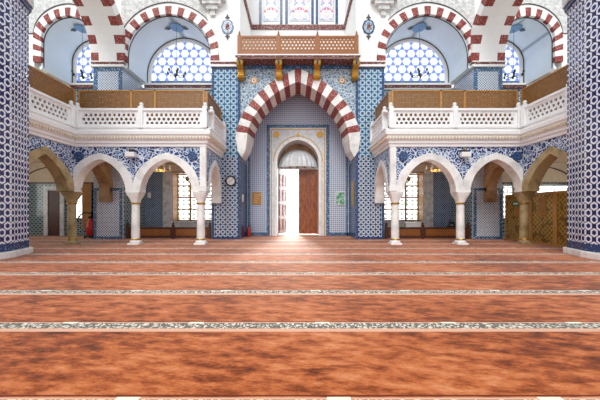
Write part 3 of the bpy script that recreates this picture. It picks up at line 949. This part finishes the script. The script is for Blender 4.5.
for a, b in zip(posts, posts[1:]):
    mb = MB(); kagome(mb, lambda u, d, z: (u, d-YP, z-6.84), a+.07, b-.07, 7.06, 7.6, YB-.005, YB+.015, .12, .055); mb.build('lattice_panel', 'wood', bal)
    mb = MB(); frame(mb, lambda u, d, z: (u, d-YP, z-6.84), a+.065, b-.065, 7.06, 7.6, YB-.02, YB+.03, .035); mb.build('panel_frame', 'wood', bal)
names = ['leftmost under the central balcony', 'second from the left under the central balcony', 'second from the right under the central balcony', 'rightmost under the central balcony']
b0 = thing('gilded_bracket', 'scrolled gold console bracket, '+names[0], 'bracket', (-2.2, YP+.02, 6.84), 'gold console brackets')
def scroll(prof, x0, x1, name, mt):
    mb = MB(); mb.hexa([(x0, a, b) for a, b in prof], [(x1, a, b) for a, b in prof]); mb.build(name, mt, b0, bevel=.008)
scroll([(0, -.03), (-.5, -.03), (-.53, -.1), (-.48, -.22), (-.38, -.28), (-.28, -.34), (-.24, -.42), (-.27, -.5), (-.22, -.6), (-.1, -.66), (0, -.66)], -.11, .11, 'console', 'gold')
scroll([(-.53, -.06), (-.55, -.1), (-.48, -.22), (-.33, -.26), (-.33, -.2)], -.035, .035, 'inlay_strip', 'borderdark')
mb = MB(); mb.tube([(-.13, -.42, -.14), (.13, -.42, -.14)], .09, 12); mb.build('volute', 'brass', b0)
mb = MB(); mb.tube([(-.13, -.14, -.54), (.13, -.14, -.54)], .09, 12); mb.build('volute', 'brass', b0)
for p, nme in zip(posts[1:], names[1:]):
    copy_thing(b0, (p, YP+.02, 6.84), 'scrolled gold console bracket, '+nme)

# upper recess with stained glass
YR = 14.5
mb = MB()
wins = [(-1.70, -.93, 'left'), (-.43, .58, 'middle'), (1.02, 1.75, 'right')]
z0w = 10.27
xs_ = [-2.3] + [v for a in wins for v in a[:2]] + [2.3]
for i in range(0, len(xs_), 2): mb.box(xs_[i], xs_[i+1], YR, YR+.3, 6.9, 12.3)
for a, b, _ in wins: mb.box(a, b, YR, YR+.3, 6.9, z0w)
struct(mb.build('wall_recess_back', 'plaster'), 'white wall around the three stained glass windows')
for s in (-1, 1):
    mb = MB(); mb.box(s*2.27, s*2.5, YP+.3, YR+.3, 6.9, 12.3)
    struct(mb.build('wall_recess_'+SIDE[s], 'plaster'), 'white %s side wall of the stained glass recess' % SIDE[s])
mb = MB(); mb.box(-2.3, 2.3, YP+.3, YR+.3, 6.7, 6.9)
struct(mb.build('floor_recess', 'plaster'), 'floor of the recess behind the central balcony', 'floor')
mb = MB()
mb.box(-2.27, 2.27, YR-.05, YR, 9.86, 10.08)
for s in (-1, 1): mb.box(s*2.2, s*2.27, YP+.3, YR-.05, 9.86, 10.08)
struct(mb.build(trim_name(), 'trimred'), 'burgundy scroll border below the stained glass', 'trim')
mb = MB()
for x0, x1 in ((-1.88, -1.76), (-.87, -.75), (-.62, -.49), (.64, .76), (.86, .97), (1.81, 1.93)):
    mb.box(x0, x1, YR-.02, YR, 10.12, 12.2)
struct(mb.build(trim_name(), 'borderdark'), 'blue vertical tile bands between the stained glass windows', 'trim')
for a, b, nme in wins:
    wt = sempty(win_name(), 'stained glass window with red and blue flowers, %s of three' % nme, 'window', ((a+b)/2, YR, z0w))
    hw = (b-a)/2
    mb = MB(); mb.box(-hw+.06, hw-.06, .06, .1, .06, 2); mb.build('pane', 'stained', wt)
    mb = MB(); frame(mb, X, -hw, hw, 0, 2.03, -.03, .1, .06); mb.build('window_frame', 'greym', wt)

# ------------------------------------------------------------------ portal and door
YF = YD-.06
por = thing('marble_portal', 'tall pale marble portal with gold lines around the open entrance door', 'doorway', (0, YD, 0))
OW, OS, OA = .92, 3.3, .95        # half opening, springing, arch rise
mb = MB()
def pl(mb): mb.v = [(a, b-YD, c) for a, b, c in mb.v]; return mb
for s in (-1, 1): mb.box(s*OW, s*PW, YF, YD+.75, 0, OS)
oc = shift(arch(OW, OA, .08, 36), 0, OS)
spandrel(mb, X, [(-PW, OS)]+oc+[(PW, OS)], PZ, YF, YD+.75)
pl(mb).build('surround', 'portal', por)
mb = MB()
frame(mb, X, -1.20, 1.20, 0, 4.74, YF-.02, YF, .035, bottom=False)
g1 = shift(arch(1.10, 1.17, .08, 36), 0, OS); g2 = shift(arch(1.07, 1.14, .08, 36), 0, OS)
ring(mb, X, g1, g2, YF-.02, YF)
pl(mb).build('gold_line', 'gold', por)
mb = MB()
h1 = shift(arch(1.02, 1.06, .08, 36), 0, OS); h2 = shift(arch(.92, .96, .08, 36), 0, OS)
ring(mb, X, h1, h2, YF-.045, YF)
for s in (-1, 1): mb.box(s*.92, s*1.02, YF-.045, YF, 0, OS)
pl(mb).build('arch_moulding', 'marble', por)
for (x, z, r) in ((-.96, 4.5, .13), (.96, 4.5, .13), (0, 4.46, .07)):
    mb = MB(); n = 24
    pts = [(x+r*(1+.1*cos(6*2*pi*i/n))*cos(2*pi*i/n), z+r*(1+.1*cos(6*2*pi*i/n))*sin(2*pi*i/n)) for i in range(n)]
    mb.hexa([(a, YF-.04-YD, b) for a, b in pts], [(a, YF-YD, b) for a, b in pts]); mb.build('gold_rosette', 'gold', por)
# hood: a fluted marble half dome over the leaves, before a tympanum coloured brown for the recess shade
YL = 14.02
mb = MB(); nn, kk = 44, 9
for k in range(kk):
    for i in range(nn):
        q = []
        for (kz, ii) in ((k, i), (k, i+1), (k+1, i+1), (k+1, i)):
            f = kz/kk; a = pi+pi*ii/nn; r_ = .86*cos(f*pi/2)*(1+.035*cos(22*a)) + .02
            q.append((r_*cos(a), YL+.05+.62*r_*sin(a), 3.12+.84*sin(f*pi/2)))
        mb.face(q)
pl(mb).build('fluted_hood', 'portal', por)
mb = MB()
hcv = [(x, z) for x, z in shift(arch(.92, .95, .08, 24), 0, OS)]
mb.box(-.92, .92, YL+.06, YL+.12, 3.1, OS)
lunette(mb, X, hcv, OS, YL+.06, YL+.12)
pl(mb).build('tympanum', 'tan_dark', por)
mb = MB(); mb.box(-.92, .92, YL-.05, YL+.12, 3.04, 3.12)
for x in (-.55, -.2, .15, .5): mb.box(x-.12, x+.12, YL-.12, YL-.05, 3.06, 3.2)
pl(mb).build('lintel', 'marble', por)

door = sempty('door_1', 'tall brown wooden double door, one leaf open to bright daylight', 'door', (0, YL+.04, 0))
def leaf(name, hx, ang, sgn):
    lf = bpy.data.objects.new(name, None)
    mb = MB(); W = .90; H = 3.05
    mb.box(0, sgn*W, -.03, .03, .02, H)
    o = mb.build(name, 'door', door, bevel=.008); o.location = (hx, 0, 0); o.rotation_euler = (0, 0, ang)
    mb = MB()
    for z0, z1 in ((.15, .75), (.85, 1.45), (1.55, 2.15), (2.25, 2.85)):
        for a, b in ((.08, .42), (.48, .82)):
            frame(mb, X, min(sgn*a, sgn*b), max(sgn*a, sgn*b), z0, z1, -.05, -.03, .04)
    mb.build('panel_moulding', 'door', o)
    mb = MB(); mb.tube([(sgn*.82, -.03, 1.1), (sgn*.82, -.09, 1.1), (sgn*.82, -.09, 1.35), (sgn*.82, -.03, 1.35)], .012); mb.build('door_handle', 'brass', o)
leaf('door_leaf', .925, 0, -1)
leaf('door_leaf', -.91, R(70), 1)

# ------------------------------------------------------------------ columns
def column(mat, label, group, capmat):
    t = thing('marble_column', label, 'column', (0, 0, 0), group)
    mb = MB(); mb.box(-.18, .18, -.18, .18, 0, .06); mb.lathe([(.17, .06), (.178, .09), (.16, .13), (.15, .15)], n=24); mb.build('base', capmat, t, bevel=.008)
    mb = MB(); mb.lathe([(.155, .15), (.165, .17), (.155, .2)], n=24); mb.build('base_ring', 'brass', t, smooth=True)
    mb = MB(); mb.lathe([(.13, .19), (.126, .7), (.118, 1.33)], n=28); mb.build('shaft', mat, t, smooth=True)
    mb = MB(); mb.lathe([(.14, 1.32), (.155, 1.335), (.155, 1.36), (.14, 1.375)], n=24); mb.build('neck_ring', 'brass', t, smooth=True)
    mb = MB()
    rings = [(.13, 1.37, 0), (.15, 1.45, .2), (.18, 1.55, .5), (.215, 1.64, .9), (.225, 1.72, 1)]
    n = 32; i0 = len(mb.v)
    for r, z, sq in rings:
        for k in range(n):
            a = 2*pi*k/n; rr = r/max(abs(cos(a)), abs(sin(a)))*sq*.97+r*(1-sq)
            rr = min(rr, r*1.3)
            mb.v.append((rr*cos(a), rr*sin(a), z))
    for j in range(len(rings)-1):
        for k in range(n):
            l = (k+1) % n; mb.f.append((j*n+k, j*n+l, (j+1)*n+l, (j+1)*n+k)); mb.mi.append(0)
    mb.f.append(tuple(range(n))[::-1]); mb.mi.append(0); mb.f.append(tuple((len(rings)-1)*n+k for k in range(n))); mb.mi.append(0)
    mb.build('capital', capmat, t, smooth=True)
    mb = MB(); mb.box(-.235, .235, -.215, .215, 1.7, 1.73); mb.build('abacus', capmat, t, bevel=.008)
    return t
YC = YA+.17
wc = column('marble', 'white marble column at the gallery corner left of the entrance, in front of the clock pier', 'white marble columns', 'marble')
wc.location = (-3.2, YC, 0)
copy_thing(wc, (-5.35, YC, 0), 'white marble column in the middle of the left arcade')
copy_thing(wc, (3.2, YC, 0), 'white marble column at the gallery corner right of the entrance')
copy_thing(wc, (5.35, YC, 0), 'white marble column in the middle of the right arcade')
tc_ = column('tan', 'stone column coloured tan with shade in the left corner of the arcade', 'tan stone columns', 'tan')
tc_.location = (-7.45, YC, 0)
copy_thing(tc_, (7.45, YC, 0), 'stone column coloured tan with shade in the right corner beside the gilded partition')

# ------------------------------------------------------------------ gallery furniture
for s in (-1, 1):
    sd = SIDE[s]
    yr = 11.9
    t = thing('lattice_railing', 'low dark carved wooden railing in front of the %s gallery window' % sd, 'railing', (s*4.9, yr, 0), 'low carved railings')
    pp = [3.5, 4.95, 6.75]
    for p in pp:
        mb = MB(); mb.box(s*(p-4.9)-.045, s*(p-4.9)+.045, -.045, .045, 0, .55); mb.lathe([(.03, .55), (.05, .6), (.02, .64), (.003, .7)], s*(p-4.9), 0, 8); mb.build('post', 'darkwood', t)
    for a, b in zip(pp, pp[1:]):
        MXl = lambda u, d, z, s=s: (s*(u-4.9), d, z)
        mb = MB(); kagome(mb, MXl, a+.1, b-.1, .12, .38, -.01, .01, .075, .028); mb.build('lattice_panel', 'wood', t)
        mb = MB(); frame(mb, MXl, a+.045, b-.045, .04, .46, -.025, .025, .06); mb.box(s*(a+.1-4.9), s*(b-.1-4.9), .012, .022, .1, .4); mb.build('panel_frame', 'darkwood', t)

# partition on the right
t = thing('gilded_partition', 'tall gilded lattice partition behind the tan column on the right', 'partition', (8.05, 9.5, 0))
ys = [7.35, 8.35, 9.35, 10.35, 11.6]
for i, (a, b) in enumerate(zip(ys, ys[1:])):
    mb = MB(); mb.box(-.02, .02, a-9.5+.05, b-9.5-.05, .04, 1.66); mb.build('lattice_panel', 'goldpanel', t)
    mb = MB(); frame(mb, lambda u, d, z: (d, u, z), a-9.5, b-9.5, 0, 1.72, -.045, .045, .07); mb.build('panel_frame', 'goldwood', t)
    if i in (0, 2, 3):
        mb = MB(); kagome(mb, lambda u, d, z: (d, u, z), (a+b)/2-9.5-.16, (a+b)/2-9.5+.16, .9, 1.55, -.035, -.025, .06, .02); mb.build('carved_inset', 'goldwood', t)
mb = MB(); mb.box(7.985, 8.0, 10.88, 11.14, 1.28, 1.47)
sg = thing('green_notice', 'small green and white notice hung on the gilded partition', 'sign', (7.99, 11.0, 1.37))
mb = MB(); mb.box(-.012, 0, -.15, .15, -.09, .09); mb.build('board', plain('green_sign', '2E8A5A', .5), sg)
mb = MB(); mb.box(-.016, -.012, -.11, .11, -.03, .03); mb.build('white_strip', 'white', sg)

# unseen glowing windows added in the outer walls to brighten both side rooms
for s in (-1, 1):
    for yy in (6.0, 8.6, 11.2):
        wt = sempty(win_name(), 'unseen glowing window added in the outer wall to light the %s side room' % SIDE[s], 'window', (s*13.0, yy, .8))
        mb = MB(); mb.box(-s*.03, -s*.01, -.75, .75, .05, 2.1); mb.build('pane', 'pane', wt)
        mb = MB(); frame(mb, lambda u, d, z: (-s*d, u, z), -.8, .8, 0, 2.15, .005, .07, .06)
        mb.box(-s*.03, -s*.06, -.02, .02, 0, 2.1); mb.build('window_frame', 'goldwood', wt)

# narrow openings at the back of the side rooms
def small_window(x0, x1, z0, z1, label, y=YD):
    wt = sempty(win_name(), label, 'window', ((x0+x1)/2, y, z0))
    hw = (x1-x0)/2
    mb = MB(); mb.box(-hw+.04, hw-.04, -.03, -.01, .04, z1-z0-.04); mb.build('pane', 'pane', wt)
    mb = MB(); frame(mb, X, -hw, hw, 0, z1-z0, -.07, -.005, .045); mb.box(-.015, .015, -.06, -.03, 0, z1-z0)
    mb.build('window_frame', 'greym', wt)
small_window(-10.2, -9.56, .75, 2.2, 'narrow daylit window behind the left tan column')
small_window(9.1, 9.56, .75, 2.25, 'narrow daylit window behind the right tan column')
small_window(10.6, 12.2, .9, 2.25, 'daylit window showing above the gilded partition')
for x0, x1, lb in ((-9.55, -9.15, 'left'), (9.58, 9.95, 'right')):
    mb = MB(); n = 7
    for i in range(n):
        a = x0+(x1-x0)*i/n; mb.tube([(a+.03, YD-.1, .3), (a+.03, YD-.1, 2.3)], .032, 8)
    mb.tube([(x0, YD-.1, 2.3), (x1, YD-.1, 2.3)], .015, 8)
    tag(mb.build('pleated_curtain', 'goldwood'), 'golden brown pleated curtain beside the narrow %s side room window' % lb, 'curtain', 'golden curtains')
dl = sempty('door_2', 'dark wooden door in a pale marble frame in the left side room', 'door', (-10.85, YD, 0))
mb = MB(); mb.box(-.27, .27, -.05, -.005, 0, 2.0); d2 = mb.build('door_leaf', 'darkwood', dl)
mb = MB(); mb.lathe([(.02, 1.0), (.025, 1.03), (.02, 1.06)], .2, -.07, 8); mb.build('door_knob', 'brass', d2)
mb = MB(); frame(mb, X, -.45, .45, 0, 2.2, -.08, -.005, .18, bottom=False); mb.build('door_frame', 'greym', dl)

# red vacuum cleaner with black hose
t = thing('vacuum_cleaner', 'red upright cleaning machine with black hose by the left corner pier', 'vacuum cleaner', (-8.35, 12.1, 0))
mb = MB(); mb.lathe([(.13, .12), (.17, .18), (.17, .5), (.14, .62), (.1, .72), (.09, .8)], n=16); mb.build('tank', 'redp', t, smooth=True)
mb = MB(); mb.lathe([(.1, .8), (.11, .84), (.07, .9)], n=16); mb.build('lid', 'black', t, smooth=True)
mb = MB(); mb.box(-.17, .17, -.17, .17, .06, .13); mb.build('base', 'black', t, bevel=.02)
for a, b in ((-.14, -.14), (.14, -.14), (-.14, .14), (.14, .14)):
    mb = MB(); mb.tube([(a-.02, b, .05), (a+.02, b, .05)], .05, 12); mb.build('wheel', 'black', t)
mb = MB(); mb.tube([(.05, 0, .86), (.0, 0, 1.0), (-.2, 0, 1.05), (-.42, 0, .95), (-.58, 0, .7), (-.64, 0, .35), (-.64, 0, .03)], .028, 10); mb.build('hose', 'black', t, smooth=True)

# clock
t = thing('wall_clock', 'round black rimmed wall clock with white face on the star tiled pier', 'clock', (-2.62, YP-.02, 2.27))
def disc(r0, r1, d0, d1, n=32):
    mb = MB(); 
    if r0 == 0:
        pts = [(r1*cos(2*pi*i/n), r1*sin(2*pi*i/n)) for i in range(n)]
        mb.hexa([(a, d0, b) for a, b in pts], [(a, d1, b) for a, b in pts]); return mb
    for i in range(n):
        a, b = 2*pi*i/n, 2*pi*(i+1)/n
        mb.hexa([(r1*cos(a), d0, r1*sin(a)), (r1*cos(b), d0, r1*sin(b)), (r0*cos(b), d0, r0*sin(b)), (r0*cos(a), d0, r0*sin(a))],
                [(r1*cos(a), d1, r1*sin(a)), (r1*cos(b), d1, r1*sin(b)), (r0*cos(b), d1, r0*sin(b)), (r0*cos(a), d1, r0*sin(a))])
    return mb
disc(.16, .21, -.06, 0).build('rim', 'black', t)
face = disc(0, .16, -.03, -.01).build('face', 'white', t)
mb = MB()
for i in range(12):
    a = 2*pi*i/12; c, s_ = cos(a), sin(a)
    mb.hexa([(c*.12-s_*.006, -.034, s_*.12+c*.006), (c*.12+s_*.006, -.034, s_*.12-c*.006), (c*.15+s_*.006, -.034, s_*.15-c*.006), (c*.15-s_*.006, -.034, s_*.15+c*.006)],
            [(c*.12-s_*.006, -.03, s_*.12+c*.006), (c*.12+s_*.006, -.03, s_*.12-c*.006), (c*.15+s_*.006, -.03, s_*.15-c*.006), (c*.15-s_*.006, -.03, s_*.15+c*.006)])
mb.build('hour_marks', 'black', face)
for ang, L, w_ in ((48, .12, .012), (215, .085, .016)):
    c, s_ = cos(R(ang)), sin(R(ang)); mb = MB()
    q = [(-s_*w_/2, c*w_/2), (s_*w_/2, -c*w_/2), (c*L+s_*w_/2, s_*L-c*w_/2), (c*L-s_*w_/2, s_*L+c*w_/2)]
    mb.hexa([(a, -.044, b) for a, b in q], [(a, -.038, b) for a, b in q]); mb.build('clock_hand', 'black', t)

# plaques on the door wall
def plaque(name, label, cat, x, z, w_, h_, m1, m2, deco):
    t = thing(name, label, cat, (x, YD-.001, z))
    mb = MB(); frame(mb, X, -w_/2, w_/2, -h_/2, h_/2, -.04, 0, .025); mb.build('frame', m2, t)
    mb = MB(); mb.box(-w_/2+.025, w_/2-.025, -.025, 0, -h_/2+.025, h_/2-.025); mb.build('panel', m1, t)
    deco(t)
def d1(t):
    mb = MB()
    for i in range(5):
        z = .18-.09*i; mb.box(-.12, .05+.07*((i*7) % 3-1)/2, -.03, -.025, z-.012, z+.012)
    mb.lathe([(.03, -.0)], n=8) if False else None
    mb.box(.08, .13, -.032, -.025, .12, .19)
    mb.build('lettering', 'cream', t)
plaque('notice_board', 'small orange gold notice panel on the wall left of the door', 'notice', -1.84, 1.66, .40, .54, plain('orange_board', 'C98A3C', .4), 'brass', d1)
def g_green():
    g = G('green_picture', .35); n = g.noise(7, 4)
    g.base(g.ramp(n, [(.35, col('2F7A5E')), (.5, col('6DA98A')), (.65, col('DCE8DC'))])); return g.m
def d2f(t): pass
plaque('framed_picture', 'green and white framed picture on the wall right of the door', 'picture', 1.89, 1.66, .42, .6, g_green(), 'white', d2f)
t = thing('hanging_banner', 'narrow gilded vertical plaque on the side of the right entrance pier', 'plaque', (2.255, 12.35, 1.8))
mb = MB(); mb.box(-.02, 0, -.2, .2, -.5, .5); mb.build('panel', 'brass', t)
mb = MB(); frame(mb, lambda u, d, z: (d, u, z), -.22, .22, -.52, .52, -.03, 0, .03); mb.build('frame', 'gold', t)
mb = MB()
for k in range(7): mb.box(-.026, -.02, -.12, .12, .4-.13*k-.02, .4-.13*k+.02)
mb.build('lettering', 'cream', t)
t = thing('switch_box', 'small grey switch box on the side of the left entrance pier', 'switch', (-2.255, 12.2, 1.62))
mb = MB(); mb.box(0, .04, -.1, .1, -.15, .15); mb.build('housing', 'white', t, bevel=.01)
mb = MB(); mb.box(.04, .05, -.04, .04, -.04, .04); mb.build('rocker', 'greym', t)
t = thing('fire_extinguisher', 'red fire extinguisher standing in the corner left of the entrance', 'fire extinguisher', (-2.12, 12.9, 0))
mb = MB(); mb.lathe([(.075, 0), (.08, .02), (.08, .34), (.05, .4), (.025, .42)], n=16); mb.build('cylinder', 'redp', t, smooth=True)
mb = MB(); mb.box(-.03, .03, -.03, .03, .42, .48); mb.box(-.015, .09, -.01, .01, .47, .49); mb.build('valve', 'black', t)
mb = MB(); mb.tube([(.03, 0, .44), (.1, 0, .4), (.11, 0, .25), (.1, 0, .12)], .012); mb.build('hose', 'black', t)

# box lamps on the arcade
lp = thing('box_lamp', 'white box floodlight with black bracket on the left arcade', 'lamp', (-5.35, YA-.02, 2.85), 'white box floodlights')
mb = MB(); mb.box(-.15, .15, -.2, -.04, -.03, .13); mb.build('housing', 'white', lp, bevel=.02)
mb = MB(); mb.box(-.06, .06, -.1, 0, .13, .2); mb.box(-.1, .1, -.04, 0.018, .16, .22); mb.build('bracket', 'black', lp)
mb = MB(); mb.lathe([(.02, .2), (.035, .23), (.01, .28)], 0, -.07, 8); mb.build('knob', 'brass', lp)
copy_thing(lp, (5.35, YA-.02, 2.85), 'white box floodlight with black bracket on the right arcade')
# round grilles in the spandrels
gr = tag(disc(0, .15, -.02, .02).build('round_grille', 'borderdark'), 'round blue tile roundel on the left arcade above the tan column', 'ornament', 'arcade roundels')
gr.location = (-7.1, YA, 2.88)
for x, lb in ((-3.42, 'round blue tile roundel beside the left white corner strip'), (3.42, 'round blue tile roundel beside the right white corner strip'), (7.1, 'round blue tile roundel on the right arcade above the tan column')):
    c = gr.copy(); C.objects.link(c); c.location = (x, YA, 2.88); c['label'] = lb

# chandeliers in the lower gallery
ch = thing('chandelier', 'small brass ring chandelier under the left gallery ceiling', 'chandelier', (-5.05, 11.0, 3.2), 'small gallery chandeliers')
mb = MB(); mb.tube([(0, 0, 0), (0, 0, -.5)], .008); mb.build('rod', 'black', ch)
mb = MB()
pts = [(.36*cos(2*pi*i/24), .36*sin(2*pi*i/24), -.6) for i in range(25)]; mb.tube(pts, .018); mb.lathe([(.01, -.62), (.05, -.58), (.05, -.52), (.01, -.48)], n=12)
for i in range(6):
    a = 2*pi*i/6; mb.tube([(0, 0, -.52), (.15*cos(a), .15*sin(a), -.66), (.36*cos(a), .36*sin(a), -.6)], .01)
mb.build('ring_frame', 'brass', ch)
for i in range(8):
    a = 2*pi*i/8; mb = MB(); mb.lathe([(.012, -.58), (.03, -.54), (.035, -.5), (.02, -.45), (.004, -.43)], .36*cos(a), .36*sin(a), 10); mb.build('glass_shade', 'white', ch, smooth=True)
for q in (-1, 1):
    l = bpy.data.objects.new('chandelier_light', bpy.data.lights.new('chandelier_light', 'POINT')); C.objects.link(l)  # fill light added below each unlit chandelier to brighten the gallery
    l.data.energy = 20; l.data.shadow_soft_size = .3; l.data.color = (1, .95, .88); l.location = (q*5.05, 11.0, 2.45)
copy_thing(ch, (5.05, 11.0, 3.2), 'small brass ring chandelier under the right gallery ceiling')
pn = thing('pendant_lamp', 'small brass pendant lamp hanging before the left gallery window', 'lamp', (-4.75, 12.9, 3.2), 'small pendant lamps')
mb = MB(); mb.tube([(0, 0, 0), (0, 0, -.6)], .006); mb.build('cord', 'black', pn)
mb = MB(); mb.lathe([(.02, -.6), (.09, -.66), (.1, -.72), (.05, -.8), (.01, -.84)], n=14); mb.build('shade', 'brass', pn, smooth=True)
copy_thing(pn, (4.75, 12.9, 3.2), 'small brass pendant lamp hanging before the right gallery window')

# painted medallions on vault crowns with hanging chandeliers before the lunettes
crown = {5.06: 6.74+2.06, 8.99: 6.74+2.0}
first = None
for s in (-1, 1):
    for cx, nm in ((5.06, 'wide'), (8.99, 'corner')):
        zc = crown[cx]
        if first is None:
            t0 = thing('vault_medallion', '', 'ornament', (s*cx, 12.5, zc-.03), 'painted vault medallions')
            mb = MB(); n = 32
            pts = [(.27*(1+.06*cos(8*2*pi*i/n))*cos(2*pi*i/n), .30*(1+.06*cos(8*2*pi*i/n))*sin(2*pi*i/n)) for i in range(n)]
            mb.hexa([(a, b, -.045) for a, b in pts], [(a, b, -.02) for a, b in pts]); mb.build('roundel', plain('blue_paint', '7FA6CC', .6), t0)
            for q in (-1, 1):
                mb = MB(); pts = [(q*.27, -.05), (q*.36, -.1), (q*.5, 0), (q*.36, .1), (q*.27, .05)]
                mb.hexa([(a, b, -.06-.1*(abs(a)-.27)*2) for a, b in pts], [(a, b, -.04-.1*(abs(a)-.27)*2) for a, b in pts]); mb.build('leaf_tip', plain('slate_paint', '53616E', .6), t0)
            c0 = thing('hanging_chandelier', '', 'chandelier', (s*cx, 12.5, zc-.075), 'chandeliers before the lunettes')
            Lr = 1.75
            mb = MB(); mb.tube([(0, 0, 0), (0, 0, -Lr)], .007); mb.build('wire', 'dark', c0)
            mb = MB(); mb.lathe([(.02, -Lr-.25), (.05, -Lr-.2), (.03, -Lr-.1), (.045, -Lr-.02), (.01, -Lr)], n=10)
            for i in range(6):
                a = 2*pi*i/6; mb.tube([(0, 0, -Lr-.18), (.16*cos(a), .16*sin(a), -Lr-.26), (.36*cos(a), .36*sin(a), -Lr-.18)], .012)
            mb.build('arm_frame', 'black', c0)
            for i in range(6):
                a = 2*pi*i/6; mb = MB(); mb.lathe([(.02, -Lr-.18), (.045, -Lr-.13), (.03, -Lr-.08), (.005, -Lr-.04)], .36*cos(a), .36*sin(a), 8); mb.build('shade', 'black', c0)
            first = (t0, c0)
            t0['label'] = 'blue painted medallion on the crown of the %s %s vault' % (SIDE[s], nm)
            c0['label'] = 'small dark chandelier hanging before the %s %s lunette' % (SIDE[s], nm)
        else:
            copy_thing(first[0], (s*cx, 12.5, zc-.03), 'blue painted medallion on the crown of the %s %s vault' % (SIDE[s], nm))
            copy_thing(first[1], (s*cx, 12.5, zc-.075), 'small dark chandelier hanging before the %s %s lunette' % (SIDE[s], nm))

# small things in the galleries
mb = MB(); mb.box(-.07, .07, -.04, 0, -.12, .12)
o = tag(mb.build('electric_box', 'white', bevel=.01), 'small cream electric box on the dark tiles of the left gallery', 'box'); o.location = (-6.63, YD, 1.8)
t = thing('storage_box', 'white box standing behind the right low railing below the window', 'box', (4.75, 12.5, 0))
mb = MB(); mb.box(-.3, .3, -.15, .15, 0, .58); mb.build('body', 'white', t, bevel=.01)
mb = MB(); mb.box(-.32, .32, -.17, .17, .58, .63); mb.build('lid', 'white', t, bevel=.01)
t = thing('cloth_bag', 'dark bag lying on a stool behind the right low railing', 'bag', (6.35, 12.4, 0))
mb = MB(); mb.lathe([(.16, .42), (.2, .48), (.17, .58), (.08, .65), (.02, .67)], n=14); mb.build('bag_body', 'black', t, smooth=True)
mb = MB(); mb.tube([(-.1, 0, .6), (-.08, 0, .74), (.08, 0, .74), (.1, 0, .6)], .012); mb.build('handle', 'black', t)
t2 = thing('stool', 'small dark stool under the bag in the right gallery', 'stool', (6.35, 12.4, 0))
mb = MB(); mb.box(-.18, .18, -.18, .18, .38, .42); mb.build('seat', 'darkwood', t2)
for a in (-1, 1):
    for b in (-1, 1):
        mb = MB(); mb.box(a*.13-.02, a*.13+.02, b*.13-.02, b*.13+.02, 0, .38); mb.build('leg', 'darkwood', t2)
